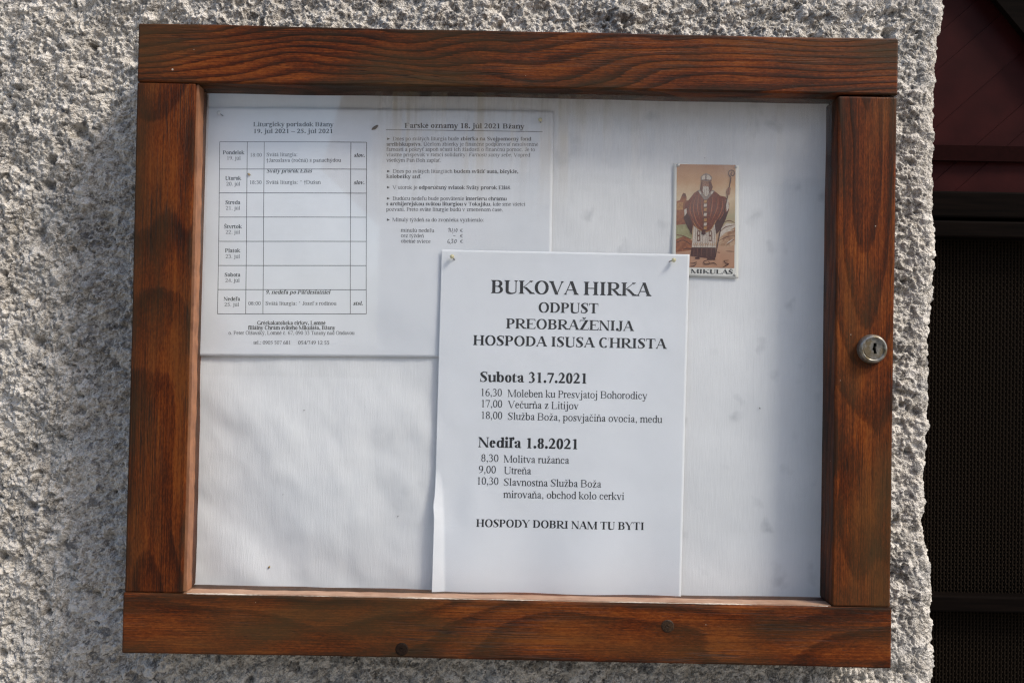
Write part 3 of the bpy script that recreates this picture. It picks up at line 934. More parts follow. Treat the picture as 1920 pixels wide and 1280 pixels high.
            g.dg(90, c, w - 90, 0, S); g.dg(w - 100, c, 90, 0, T); [g.serif(xx, yy, up, 75, T) for xx, yy, up in ((95, c, -1), (w - 95, c, -1), (90, 0, 1), (w - 90, 0, 1))]
        elif ch in 'Zz':
            c = C if ch == 'Z' else X
            g.hb(50, w - 45, c - T / 2); g.hb(35, w - 40, T / 2); g.dg(w - 45 - S * .7, c - T * .5, 40 + S * .7, T * .5, S * 1.25)
            g.poly((50, c), (95, c), (66, c - 140), (42, c - 140)); g.poly((w - 90, 0), (w - 40, 0), (w - 18, 150), (w - 46, 150))
        elif ch == 'a':
            x = w - 85 - k
            g.dg(x, 70, x, X * .68, S); g.cv([(x, X * .66), (x - 12, X * .9), (mid - 20, X - T / 2 + 6), (80 + k * .4, X * .82)], [S, S * .8, T * 1.1, T]); g.dot(78 + k * .4, X * .76, S * .58)
            g.cv([(x + k * .3, X * .58), (mid - 40, X * .46), (40 + k, X * .24), (mid - 60, 8 + T / 2), (x, 72)], [T, T * 1.2, S, T * 1.4, T])
            g.cv([(x, 90), (x + 20, 10 + T / 2), (w - 20, 40)], [S, T * 1.6, T])
        elif ch in 'bdpq':
            r = (w - 40 - 2 * k - 30) / 2 - 8
            left = ch in 'bp'
            sx = (68 + k * .6) if left else w - 68 - k * .6
            cx = (w - 36 - k - r) if left else (36 + k + r)
            g.el(cx, X / 2, r, X / 2 + 8 - T / 2)
            if ch == 'b': g.dg(sx, 10, sx, A, S); g.flag(sx, A)
            if ch == 'd': g.dg(sx, 0, sx, A, S); g.flag(sx, A); g.poly((sx + k, 0), (sx + k + 55, 8), (sx + k + 55, 30), (sx + k, 40))
            if ch == 'p': g.stem(sx, D, X, 1, 2)
            if ch == 'q': g.stem(sx, D, X, 1, 0)
        elif ch in 'ce':
            r = mid - 30 - k * .9
            if ch == 'c': g.el(mid + 4, X / 2, r, X / 2 + 8 - T / 2, 50, 325); g.dot(w - 80, X * .78, S * .58)
            else: g.el(mid, X / 2, r, X / 2 + 8 - T / 2, 8, 322); g.hb(42 + k, w - 42, X * .58, T)
        elif ch == 'o': g.el(mid, X / 2, mid - 28 - k, X / 2 + 9 - T / 2)
        elif ch == 'f':
            x = 118 + k * .3; g.stem(x, 0, A - 150, 1, 0); g.cv([(x, A - 155), (x + 14, A - 50), (x + 90, A - T / 2), (w + 10, A - 50)], [S, S * .85, T, T]); g.dot(w + 5, A - 62, S * .55); g.hb(22, w - 20, X - T / 2)
        elif ch == 'g':
            cx = mid - 18; g.el(cx, X * .68, w * .29 - k * .7, X * .32 - T / 2); g.cv([(cx + 80, X * .86), (w - 70, X - 10), (w - 15, X - 12)], [T, T, T * 1.8])
            g.cv([(cx - 90, X * .40), (75, X * .2), (110, 10), (w - 130, -10), (w - 60 - k * .4, -80), (mid, D + T / 2), (45 + k * .5, -120), (120, 0)], [T, T * 1.2, S * .8, S * .8, S * .75, T * 1.1, S * .5, T])
        elif ch in 'hnmru':
            l = 84 + k * .4
            if ch == 'h': g.stem(l, 0, A, 1, 2)
            elif ch != 'u': g.stem(l, 0, X, 1, 2)
            if ch in 'hn':
                r = w - 84 - k * .4; g.stem(r, 0, X * .68, 1, 0); g.cv([(l + k * .6, X * .74), (l + k + 60, X * .93), (r - 70, X - T * .2), (r, X * .66)], [T, T * 1.4, S * .75, S])
            elif ch == 'm':
                r = w - 84 - k * .4; c = (l + r) / 2
                for a_, b_ in ((l, c), (c, r)):
                    g.stem(b_, 0, X * .68, 1, 0); g.cv([(a_ + k * .6, X * .74), (a_ + k + 60, X * .93), (b_ - 70, X - T * .2), (b_, X * .66)], [T, T * 1.4, S * .75, S])
            elif ch == 'r':
                g.cv([(l + k * .6, X * .70), (l + k + 40, X * .90), (w - 50, X - 24)], [T, T * 1.6, S * .7]); g.dot(w - 48, X - 50, S * .56)
            elif ch == 'u':
                r = w - 84 - k * .4; g.dg(l, X * .3, l, X, S); g.flag(l, X); g.dg(r, 0, r, X, S); g.flag(r, X); g.cv([(l, X * .34), (l + 26, 40), (mid - 10, 8 + T / 2), (r, X * .24)], [S, S * .85, T * 1.4, T]); g.poly((r + k, 0), (r + k + 50, 8), (r + k + 50, 30), (r + k, 40))
        elif ch in 'i\u0131': g.stem(mid, 0, X, 1, 2); (ch == 'i') and g.dot(mid, A - 58, S * .62)
        elif ch == 'j':
            x = mid + 20; g.dg(x, -80, x, X, S); g.flag(x, X); g.dot(x, A - 58, S * .62); g.cv([(x, -75), (x - 12, D + 70), (x - 80, D + T / 2), (-10, D + 40)], [S, S * .8, T, T]); g.dot(-14, D + 58, S * .5)
        elif ch == 'k':
            l = 84 + k * .4; g.stem(l, 0, A, 1, 2); g.dg(l + 20, X * .42, w - 115, X, T * 1.1); g.serif(w - 112, X, -1, 70, T); g.dg(w * .44, X * .58, w - 78, 0, S); g.serif(w - 78, 0, 1, S / 2 + 46)
        elif ch == 'l': g.stem(mid, 0, A, 1, 2)
        elif ch == 't':
            x = 92 + k * .3; g.dg(x, 90, x, X, S); g.poly((x - k, X), (x + k, X), (x + k, X + 125), (x + k - 18, X + 125)); g.hb(12, w - 14, X - T / 2); g.cv([(x, 105), (x + 12, 14 + T / 2), (x + 60, 10 + T / 2), (w - 6, 62)], [S, S * .7, T * 1.3, T])
        elif ch == '0': g.el(mid, C / 2, mid - 28 - k, C / 2 + 12 - T / 2)
        elif ch == '1': x = mid + 6; g.stem(x, 0, C, 1, 0); g.poly((x - k, C), (x + k, C + 10), (x - k, C - 60), (x - k - 90, C - 75)); g.poly((x - k, C), (x - k - 90, C - 60), (x - k - 90, C - 82), (x - k, C - 80))
        elif ch == '2':
            g.cv([(50, C * .72), (95, C * .90), (mid - 12, C + 10 - T / 2), (w - 60 - k, C * .75), (w * .52, C * .38), (50, T)], [T * 1.2, T * 1.2, S * .6, S, S * .7, T]); g.hb(35, w - 50, S * .36, S * .72); g.poly((w - 60, S * .3), (w - 40, S * .3), (w - 15, 150), (w - 38, 150))
        elif ch == '3':
            g.cv([(60, C * .80), (120, C * .95), (mid, C + 10 - T / 2), (w - 105 - k * .6, C * .76), (mid - 30, C * .53)], [T * 1.1, T * 1.3, S * .7, S * .95, T])
            g.cv([(mid - 30, C * .53), (w - 80 - k, C * .44), (w - 58 - k, C * .24), (mid, T / 2 - 8), (55, C * .06)], [T, S * .8, S, T * 1.4, S * .6])
        elif ch == '4': x = w - 140; g.stem(x, 0, C, 0, 0); g.dg(x - 4, C, 40, C * .24, T * 1.2); g.hb(22, w - 20, C * .24, S * .62)
        elif ch == '5':
            g.hb(130, w - 60, C - S * .35, S * .7); g.dg(140, C, 105, C * .58, T * 1.2); g.cv([(105, C * .58), (mid, C * .60), (w - 60 - k, C * .32), (mid - 10, T / 2 - 8), (45, C * .06)], [T, S * .85, S, T * 1.4, S * .6])
        elif ch == '6':
            g.el(mid + 6, C * .30, mid - 34 - k, C * .30 + 8 - T / 2); g.cv([(w - 75, C + 4), (mid - 20, C * .88), (60 + k, C * .60), (36 + k, C * .30)], [T, S * .6, S, S])
        elif ch == '7': g.hb(45, w - 40, C - S * .34, S * .68); g.dg(w - 70, C - T, mid - 60, -8, S * .72); g.poly((45, C), (75, C), (48, C - 170), (26, C - 170))
        elif ch == '8': g.el(mid, C * .755, mid - 78 - k * .7, C * .245 + 8 - T / 2); g.el(mid, C * .265, mid - 48 - k * .9, C * .265 + 10 - T / 2)
        elif ch == '9':
            g.el(mid - 6, C * .70, mid - 34 - k, C * .30 + 8 - T / 2); g.cv([(75, -4), (mid + 20, C * .12), (w - 60 - k, C * .40), (w - 36 - k, C * .70)], [T, S * .6, S, S])
        elif ch == '.': g.dot(w / 2, S * .52, S * .62)
        elif ch == ',': g.dot(w / 2, S * .52, S * .62); g.cv([(w / 2 + S * .36, S * .5), (w / 2 + S * .3, -50), (w / 2 - S * .4, -125)], [S * .5, S * .4, T * .7])
        elif ch == ':': g.dot(w / 2, S * .52, S * .62); g.dot(w / 2, X - S * .6, S * .62)
        elif ch == '\u2019': g.dot(w / 2, A - 40, S * .55); g.cv([(w / 2 + S * .3, A - 45), (w / 2 + S * .2, A - 120), (w / 2 - S * .4, A - 180)], [S * .5, S * .4, T * .7])
        elif ch == '-': g.hb(40, w - 40, 230, S * .62)
        elif ch == '\u2013': g.hb(0, w, 230, T * 1.3)
        elif ch == '/': g.dg(10, -14, w - 10, A, T * 1.4)
        elif ch == '(': g.cv([(w - 40, A), (80, 330), (80, 140), (w - 40, D + 40)], [T, S * .8, S * .8, T])
        elif ch == ')': g.cv([(40, A), (w - 80, 330), (w - 80, 140), (40, D + 40)], [T, S * .8, S * .8, T])
        elif ch == '*':
            for a_ in (90, 210, 330): g.cv([(mid, 540), (mid + 110 * math.cos(math.radians(a_)), 540 + 110 * math.sin(math.radians(a_)))], [T, S * .7]); g.cv([(mid, 540), (mid - 80 * math.cos(math.radians(a_)), 540 - 80 * math.sin(math.radians(a_)))], [T, S * .5])
        elif ch == '\u2020': g.dg(mid, -150, mid, A, S * .9); g.hb(50, w - 50, 450, S * .8)
        elif ch == '\u20ac': g.el(mid + 40, C / 2, mid - 70, C / 2 - T / 2, 50, 310); g.hb(10, w * .6, C * .58, T); g.hb(10, w * .55, C * .42, T)
        elif ch == '\u25ba': g.poly((60, 60), (620, 300), (60, 540))
        return g.q

    def accent(self, kind, x, h):
        S, T = self.S, self.T
        if kind == '\u0301': self.poly((x - 55, h + 40), (x - 25, h + 40), (x + 95, h + 170), (x + 10, h + 170))
        elif kind == '\u030c':
            self.dg(x, h + 40, x - 90, h + 165, S * .55); self.dg(x, h + 40, x + 90, h + 165, S * .55)
        elif kind == '\u0308': self.dot(x - 85, h + 115, S * .55); self.dot(x + 85, h + 115, S * .55)
        elif kind == 'ap': self.dot(x, 640, S * .5); self.cv([(x + S * .25, 635), (x + S * .2, 560), (x - S * .4, 500)], [S * .5, S * .4, T * .7])
        elif kind == '\u0302':
            self.dg(x, h + 170, x - 90, h + 45, S * .55); self.dg(x, h + 170, x + 90, h + 45, S * .55)


_gc = {}


def glyph(ch, style):
    key = (ch, style)
    if key in _gc: return _gc[key]
    bold = 'b' in style
    S_, T_ = {'tb': (158, 46), 't': (94, 40), 'kb': (145, 54), 'k': (92, 46)}[('k' if 'k' in style else 't') + ('b' if bold else '')]
    dec = unicodedata.normalize('NFD', ch)
    base = dec[0]; acc = dec[1:]
    Wt = W_B if bold else W_R
    w = Wt.get(base, 500)
    g = Glyph(S_, T_, bold, 492 if 'k' in style else 462)
    ap = acc == '\u030c' and base in 'dtlL'
    bb = '\u0131' if (base == 'i' and acc) else base
    g.make(bb, w)
    if acc:
        if ap:
            g.accent('ap', w + 15 if base != 'L' else w * .7, 0); w += 70
        else:
            g.accent(acc[0], w / 2 + (10 if base == 'a' else 0), 680 if base.isupper() else 500)
    q = g.q
    if 'i' in style:
        q = [[(x + 0.24 * y, y) for x, y in p] for p in q]
    _gc[key] = (q, w)
    return _gc[key]


class Print:
    """printed matter on one sheet: everything is laid on the sheet's own surface"""

    def __init__(self, ydepth, surf, lift=0.00009):
        self.y = ydepth; self.surf = surf; self.lift = lift
        self.mb = MB(); self.k = 0

    def put(self, poly):
        """poly: list of (x, z) points"""
        self.k += 1
        a = np.array(poly)
        yy = self.surf(a[:, 0], a[:, 1]) - self.lift - 0.0000004 * (self.k % 60)
        self.mb.add([(p[0], y_, p[1]) for p, y_ in zip(a, yy)], [tuple(range(len(a)))])

    def line(self, runs, x0, y0, x1, y1, em):
        P0 = np.array(at(x0, y0, self.y)); P1 = np.array(at(x1, y1, self.y))
        if isinstance(runs, str): runs = [(runs, 't')]
        seq = []; pen = 0.0
        for txt, st in runs:
            for ch in txt:
                q, w = glyph(ch, st)
                seq.append((q, pen)); pen += w
        total = max(pen - 30, 1)
        ex = (P1 - P0) / (total / 1000.0)
        d = ex / np.linalg.norm(ex)
        ez = np.array([-d[1], d[0]]) * em * 0.001 / (F / (self.y - CAM_Y) * 0.001)
        for q, px in seq:
            for p in q:
                self.put([P0 + ex * ((a + px) / 1000.0) + ez * (b / 1000.0) for a, b in p])

    def rule(self, x0, y0, x1, y1, wpx, n=8):
        P0 = np.array(at(x0, y0, self.y)); P1 = np.array(at(x1, y1, self.y))
        d = (P1 - P0) / np.linalg.norm(P1 - P0); nn = np.array([-d[1], d[0]]) * wpx * 0.5 * (self.y - CAM_Y) / F
        for i in range(n):
            a = P0 + (P1 - P0) * i / n; b = P0 + (P1 - P0) * (i + 1) / n
            self.put([a + nn, b + nn, b - nn, a - nn])

    def stroke(self, pts, wpx):
        P = crom([at(x, y, self.y) for x, y in pts], 5)
        d = np.gradient(P, axis=0); nn = np.stack([-d[:, 1], d[:, 0]], -1); nn /= np.linalg.norm(nn, axis=1, keepdims=True) + 1e-12
        nn *= wpx * 0.5 * (self.y - CAM_Y) / F
        for i in range(len(P) - 1): self.put([P[i] + nn[i], P[i + 1] + nn[i + 1], P[i + 1] - nn[i + 1], P[i] - nn[i]])

    def build(self, name, mat, parent):
        return self.mb.build(name, mat, parent)


M_ink = plain('black_print', (0.010, 0.010, 0.012), 0.6, noise_amt=0.3)
M_ink2 = plain('grey_print', (0.026, 0.026, 0.030), 0.6, noise_amt=0.3)


def paper_mat(name, col):
    t = NT(name)
    co = t.obj()
    n = t.noise(co, 700, 3, 0.6); w = t.noise(co, 14, 3)
    lo = tuple(c * 0.955 for c in col) + (1,); hi = tuple(col) + (1,)
    t.lk(t.ramp(w, [(0.3, lo), (0.7, hi)]), t.b.inputs['Base Color'])
    t.b.inputs['Roughness'].default_value = 0.75; t.b.inputs['Specular IOR Level'].default_value = 0.3
    t.bump(n, 0.12, 0.0003)
    return t.m


M_paper = paper_mat('copier_paper', (0.755, 0.765, 0.785))
M_paper2 = paper_mat('copier_paper_poster', (0.775, 0.785, 0.805))


def quad_map(c, y):
    P = [np.array(at(px, py, y)) for px, py in c]     # TL TR BR BL

    def f(u, v):
        x = (1 - v) * ((1 - u) * P[0][0] + u * P[1][0]) + v * ((1 - u) * P[3][0] + u * P[2][0])
        z = (1 - v) * ((1 - u) * P[0][1] + u * P[1][1]) + v * ((1 - u) * P[3][1] + u * P[2][1])
        return x, z
    return f


# ---- weekly schedule sheet (landscape, two columns)
Y1 = YL - 0.0004
sheet1_c = [(381, 200), (1038, 208), (1031, 671), (371, 667)]
sm1 = quad_map(sheet1_c, Y1)
s1o = np.array(at(371, 667, Y1)); s1t = np.array(at(381, 200, Y1)); s1r = np.array(at(1031, 671, Y1))


def surf1(x, z):
    v = np.clip((s1t[1] - z) / (s1t[1] - s1o[1]), 0, 1); u = np.clip((x - s1o[0]) / (s1r[0] - s1o[0]), 0, 1)
    return lining_y(x, z) - 0.0007 - 0.0012 * v ** 3 * (0.5 + 0.5 * np.cos(u * 4.2)) - 0.0006 * np.sin(u * 6.3 + 0.5) ** 2 - 0.0014 * (1 - v) * np.sin(np.pi * u) ** 2 * 0.5 - 0.0004 * (1 + np.sin(x * 40 + z * 9))


def sheet1_pts(u, v):
    x, z = sm1(u, v); return x, surf1(x, z), z


sheet1 = grid_sheet('schedule_sheet', sheet1_pts, 110, 80, M_paper)
tag(sheet1, 'wide white sheet with a weekly services table and small parish notices beside it', 'paper sheet')
p = Print(Y1, surf1); pg = Print(Y1, surf1)
B, N, BI, I = 'kb', 'k', 'kbi', 'ki'
EB, EN = 10.8, 10.2
p.line([('Liturgický poriadok Bžany', B)], 474.4, 237, 625, 237.5, 12.2)
p.line([('19. júl 2021 – 25. júl 2021', B)], 474.5, 249.8, 624.4, 250.2, 12.2)
days = [('Pondelok', 417.4, 457.8, 289.4, '19. júl', 424.5, 450.8, 299.5), ('Utorok', 422, 451.7, 337.5, '20. júl', 423.8, 449.8, 348), ('Streda', 422, 450.3, 382.9, '21. júl', 422.9, 449.8, 393.2),
        ('Štvrtok', 419.4, 452.9, 428.1, '22. júl', 422.6, 449.6, 438.2), ('Piatok', 421.4, 449.9, 473, '23. júl', 422.4, 449.4, 483.8), ('Sobota', 420.7, 450.3, 518.5, '24. júl', 422, 449, 528.8),
        ('Nedeľa', 419.4, 450, 563.8, '25. júl', 420.7, 448, 574)]
for a, x0, x1, y, c, x2, x3, y2 in days:
    p.line([(a, B)], x0, y, x1, y, EB); pg.line([(c, N)], x2, y2, x3, y2, EN)
for a, x0, x1, y in [('18:00', 468.3, 490.6, 293.9), ('Svätá liturgia:', 499.5, 558, 293.4), ('†Jaroslava (ročná) s panachýdou', 499, 639.6, 304), ('18:30', 467.4, 490.4, 345.2),
                     ('Svätá liturgia: * †Dušan', 498.8, 601.4, 345.2), ('08:00', 465.3, 488.8, 571.9), ('Svätá liturgia: * Jozef s rodinou', 497.6, 630.4, 571.9),
                     ('o. Peter Olšavský, Lomné č. 67, 090 33 Turany nad Ondavou', 428.4, 664, 627.2), ('tel.: 0905 507 681', 475, 544.7, 645.4), ('054/749 12 55', 558.5, 617, 645.4)]:
    pg.line([(a, N)], x0, y, x1, y, EN)
for a, x0, x1, y in [('slov.', 663.5, 683.7, 294.8), ('Svätý prorok Eliáš', 499.7, 584.6, 324.1), ('slov.', 663.3, 683.2, 345.9), ('9. nedeľa po Päťdesiatnici', 497.8, 618.6, 551.1), ('stsl.', 661.7, 680, 571.9)]:
    p.line([(a, BI)], x0, y, x1, y, EB)
p.line([('Gréckokatolícka cirkev, Lomné', B)], 481.8, 608.7, 610, 608.7, EB)
p.line([('filiálny Chrám svätého Mikuláša, Bžany', B)], 465, 617.7, 627.8, 617.7, EB)
p.line([('Farské oznamy 18. júl 2021 Bžany', B)], 758.4, 240, 982.9, 241.8, 14)
body = [([('►', N), (' Dnes po svätých liturgia bude ', N), ('zbierka na Svojpomocný fond', B)], 725, 995.8, 263.4), ([('arcibiskupstva', B), ('. Účelom zbierky je finančne podporovať nesolventné', N)], 724.4, 1009, 273.5),
        ([('farnosti a pokryť aspoň sčasti ich žiadosti o finančnú pomoc. Je to', N)], 724.4, 1003, 283.3), ([('vlastne príspevok v rámci solidarity: ', N), ('Farnosti samy sebe', I), ('. Vopred', N)], 724.4, 993.7, 293.4),
        ([('všetkým Pán Boh zaplať.', N)], 724.4, 827.3, 303.5), ([('►', N), (' Dnes po svätých liturgiách ', N), ('budem svätiť autá, bicykle,', B)], 725, 971.7, 324.3), ([('kolobežky atď', B), ('.', N)], 724.7, 790.3, 334),
        ([('►', N), (' V utorok je ', N), ('odporúčaný sviatok Svätý prorok Eliáš', B), ('.', N)], 725, 958.5, 354.6), ([('►', N), (' Budúcu nedeľu bude posvätenie ', N), ('interiéru chrámu', B)], 725, 950, 375.4),
        ([('s archijerejskou svätou liturgiou v Tokajíku', B), (', kde sme všetci', N)], 724.4, 984.8, 385.5), ([('pozvaní. Preto sväté liturgie budú v zmenenom čase.', N)], 724.4, 943, 395.8),
        ([('►', N), (' Minulý týždeň sa do zvončeka vyzbieralo:', N)], 725, 908, 415.3), ([('minulú nedeľu', N)], 751.6, 814, 435), ([('cez týždeň', N)], 751.6, 794.7, 445), ([('obetné sviece', N)], 751.6, 807.2, 455.3)]
for runs, x0, x1, y in body:
    blk = [r for r in runs]
    pg.line(blk, x0, y, x1, y + 0.6, EN)
for y in (435.4, 445.4, 455.6): pg.line([('€', N)], 862.5, y, 868.5, y, 9.2)
# hand written sums
for st in ([(840, 429.5), (843, 428), (841.5, 435)], [(845, 428), (844.6, 434), (848, 433), (848.5, 428)], [(849.5, 435), (848.8, 438)], [(852, 429), (851.5, 435)], [(856.5, 428.6), (854.5, 432), (856, 435), (857.5, 431), (856.5, 428.6)],
           [(850, 442), (854, 442)], [(842.5, 448.5), (839.6, 452), (840.2, 456), (843.5, 455), (841, 452.8)], [(844.5, 456), (844, 458.5)], [(846, 449), (849.5, 449), (847.5, 452), (849.5, 454), (846, 456)], [(855, 449), (852, 452), (853.4, 456), (856.4, 452), (855, 449)]):
    pg.stroke(st, 0.9)
p.rule(723.5, 243.3, 1017.3, 247.3, 1.0, 20)
top_y = [265.5, 316.9, 361.5, 406.9, 452.3, 497.6, 542.7, 588.4]; rt_y = [267, 317.6, 362.5, 407.5, 452.8, 498, 543.2, 588.4]


def colx(i, y):
    t0 = [411.8, 463.5, 495.4, 658, 687.4]; t1 = [408.1, 460.6, 493, 656.6, 686.6]
    s = (y - 266) / 322.4
    return t0[i] + (t1[i] - t0[i]) * s


for a, c in zip(top_y, rt_y): pg.rule(colx(0, a), a, colx(4, c), c, 1.0, 20)
for i in range(5): pg.rule(colx(i, 266), 265.7 + i * .3, colx(i, 588.4), 588.4, 1.0, 20)
p.build('bold_print', M_ink, sheet1); pg.build('fine_print', M_ink2, sheet1)

# ---- feast poster
Y2 = YL - 0.0026
post_c = [(828, 468), (1293, 477), (1276, 1140), (809.5, 1131)]
sm2 = quad_map(post_c, Y2)
q0 = np.array(at(828, 468, Y2)); q3 = np.array(at(809.5, 1131, Y2)); q1 = np.array(at(1293, 477, Y2))
fz = at(810, 880, Y2)[1]; fz2 = at(810, 1120, Y2)[1]


def surf2(x, z):
    s = (q0[1] - z) / (q0[1] - q3[1])
    xl = q0[0] + (q3[0] - q0[0]) * s
    d = x - xl                                   # distance from the left edge, metres
    dn = np.clip((fz - z) / (fz - fz2), 0, 1)
    w = 0.0035 + 0.0075 * np.sqrt(dn)
    fold = np.clip(1 - d / w, 0, 1) * np.minimum(dn * 3.2, 1) * 0.0048
    bow = 0.0008 * np.sin(np.clip(d / 0.21, 0, 1) * np.pi) * (1 - s)
    dent = 0.0016 * np.exp(-((d - 0.016) / 0.012) ** 2) * np.exp(-((s - 0.72) / 0.09) ** 2)
    wave = 0.0016 * np.clip((s - 0.62) / 0.3, 0, 1) * np.sin(d * 62 + 0.8 + s * 2.5)
    wav2 = 0.0009 * fbm(x * 14, z * 8, 421, 2)
    return lining_y(x, z) * 0.6 + (YL + 0.0012) * 0.4 - 0.0032 - fold - bow + dent + wave + wav2


def post_pts(u, v):
    u = u ** 1.25
    x, z = sm2(u, v)
    # small nick in the folded edge
    nick = 0.0009 * np.exp(-((z - at(810, 948, Y2)[1]) / 0.006) ** 2) * np.clip(1 - u * 25, 0, 1)
    return x - nick, surf2(x, z), z


poster = grid_sheet('feast_poster', post_pts, 120, 150, M_paper2)
tag(poster, 'tall white poster headed BUKOVA HIRKA in bold serif type, curled at its lower left edge', 'poster')
pb = Print(Y2, surf2); pr = Print(Y2, surf2)
TB, TR = 'tb', 't'
for a, x0, y0, x1, y1, em in [('BUKOVA HIRKA', 919.8, 549.6, 1219.5, 555.2, 37.5), ('ODPUST', 1008.7, 585.6, 1121.5, 587.4, 28.5), ('PREOBRAŽENIJA', 948.5, 615.4, 1187.6, 620.4, 28), ('HOSPODA ISUSA CHRISTA', 886.6, 646.6, 1249, 653.8, 28),
                              ('Subota 31.7.2021', 899.2, 715.2, 1101.5, 718.9, 28.5), ('Nediľ’a 1.8.2021'.replace('’', ''), 896.4, 838, 1084.5, 841.9, 28.5), ('HOSPODY DOBRI NAM TU BYTI', 892.5, 987, 1208, 993.4, 21.5)]:
    pb.line([(a, TB)], x0, y0, x1, y1, em)
for a, x0, y0, x1, y1 in [('16,30', 900.4, 742, 941, 742.6), ('Moleben ku Presvjatoj Bohorodicy', 951.6, 743.6, 1213.4, 748.2), ('17,00', 901, 763, 941.5, 763.6), ('Večurňa z Litijov', 952, 764.4, 1084.4, 767.2),
                          ('18,00', 901, 784.6, 941.5, 785.4), ('Služba Boža, posvjačiňa ovocia, medu', 951.6, 786.4, 1241.4, 792.6), ('8,30', 901.5, 865, 934.5, 865.6), ('Molitva ružanca', 944.2, 866.6, 1066.8, 869),
                          ('9,00', 897, 886.4, 929.6, 887), ('Utreňa', 944.8, 888, 995.6, 889), ('10,30', 893.3, 908, 934.4, 908.6), ('Slavnostna Služba Boža', 944, 910, 1127, 913.6), ('mirovaňa, obchod kolo cerkvi', 943.7, 933, 1170.4, 936.6)]:
    pr.line([(a, TR)], x0, y0, x1, y1, 20.5)
pb.build('bold_print', M_ink, poster); pr.build('body_print', M_ink, poster)

# ---- small devotional card
Y3 = YL - 0.0004
card_c = [(1263, 306), (1385, 311), (1384, 522), (1258, 517)]
sm3 = quad_map(card_c, Y3)
k0 = np.array(at(1263, 306, Y3)); k2 = np.array(at(1384, 522, Y3))


def surf3(x, z):
    s = np.clip((x - k0[0]) / (k2[0] - k0[0]), 0, 1)
    return Y3 - 0.0006 * s + 0.0 * z


card = grid_sheet('saint_card', lambda u, v: (lambda x, z: (x, surf3(x, z), z))(*sm3(u, v)), 24, 40, paper_mat('card_stock', (0.74, 0.72, 0.66)))
tag(card, 'small colour card of a bearded bishop in a red cope, pinned beside the poster', 'picture card')

CW = {}


def cardcol(name, c, c2=None, sc=900):
    t = NT(name)
    c2 = c2 or tuple(v * 0.75 for v in c)
    t.lk(t.ramp(t.noise(t.mapping(t.obj(), (1, 1, 1)), sc, 4, 0.6), [(0.35, c2 + (1,)), (0.65, c + (1,))]), t.b.inputs['Base Color'])
    t.b.inputs['Roughness'].default_value = 0.45
    return t.m


cols = [('card_sky_tan', (0.42, 0.25, 0.15), (0.34, 0.17, 0.10), 60), ('card_sky_pale', (0.52, 0.40, 0.28), (0.46, 0.34, 0.23), 80), ('card_rust', (0.30, 0.10, 0.035), (0.17, 0.045, 0.016), 350),
        ('card_red', (0.20, 0.042, 0.016), (0.10, 0.018, 0.008), 500), ('card_dark', (0.075, 0.018, 0.012), (0.04, 0.010, 0.008), 600), ('card_white', (0.60, 0.52, 0.44), (0.42, 0.33, 0.26), 900),
        ('card_skin', (0.34, 0.17, 0.10), (0.22, 0.09, 0.05), 900), ('card_grey', (0.30, 0.24, 0.20), (0.16, 0.11, 0.09), 900), ('card_rock', (0.50, 0.33, 0.20), (0.26, 0.12, 0.06), 220),
        ('card_green', (0.34, 0.32, 0.16), (0.24, 0.20, 0.10), 300), ('card_gold', (0.46, 0.24, 0.08), (0.30, 0.13, 0.04), 700), ('card_red_light', (0.40, 0.14, 0.06), (0.24, 0.06, 0.025), 700), ('card_brown', (0.16, 0.055, 0.03), (0.09, 0.03, 0.018), 700)]
mats = [cardcol(*c) for c in cols]
t = NT('card_background')
zt, zb_ = at(1320, 308, Y3)[1], at(1320, 502, Y3)[1]
sp_ = t.n('ShaderNodeSeparateXYZ'); t.lk(t.obj(), sp_.inputs[0])
vv = t.math('ADD', t.math('DIVIDE', t.math('SUBTRACT', zt, sp_.outputs[2]), zt - zb_), t.math('MULTIPLY', t.math('SUBTRACT', t.noise(t.obj(), 110, 4, 0.6), 0.5), 0.22))
t.lk(t.ramp(vv, [(0.0, (0.38, 0.18, 0.085, 1)), (0.18, (0.50, 0.28, 0.14, 1)), (0.33, (0.60, 0.45, 0.29, 1)), (0.42, (0.48, 0.35, 0.21, 1)), (0.52, (0.38, 0.33, 0.19, 1)), (0.60, (0.40, 0.26, 0.15, 1)), (0.75, (0.46, 0.27, 0.16, 1)), (0.88, (0.42, 0.22, 0.13, 1))]), t.b.inputs['Base Color'])
t.b.inputs['Roughness'].default_value = 0.45
mats.append(t.m); cols.append(('card_background',))
NM = {c[0][5:]: i for i, c in enumerate(cols)}
pic = MB()
_lay = [0]


def cp(pts, col, closed=True):
    """polygon given in pixels of the enlarged card (origin 1220,280, scale 4.925)"""
    _lay[0] += 1
    w = [at(1220 + x / 4.925, 280 + y / 4.925, Y3) for x, y in pts]
    a = np.array(w)
    yy = surf3(a[:, 0], a[:, 1]) - 0.00008 - 0.000004 * _lay[0]
    from mathutils.geometry import tessellate_polygon
    tris = tessellate_polygon([[Vector((q[0], q[1], 0)) for q in w]])
    v = [(q[0], y_, q[1]) for q, y_ in zip(w, yy)]
    pic.add(v, [tuple(tr_) for tr_ in tris], NM[col])


def cs(pts, wd, col):
    P = crom(pts, 5)
    d = np.gradient(P, axis=0); n = np.stack([-d[:, 1], d[:, 0]], -1); n /= np.linalg.norm(n, axis=1, keepdims=True) + 1e-9
    ww = np.interp(np.linspace(0, 1, len(P)), np.linspace(0, 1, len(wd)), wd) if isinstance(wd, (list, tuple)) else np.full(len(P), wd)
    A = P + n * ww[:, None] / 2; Bq = P - n * ww[:, None] / 2
    cp(list(A) + list(Bq[::-1]), col)


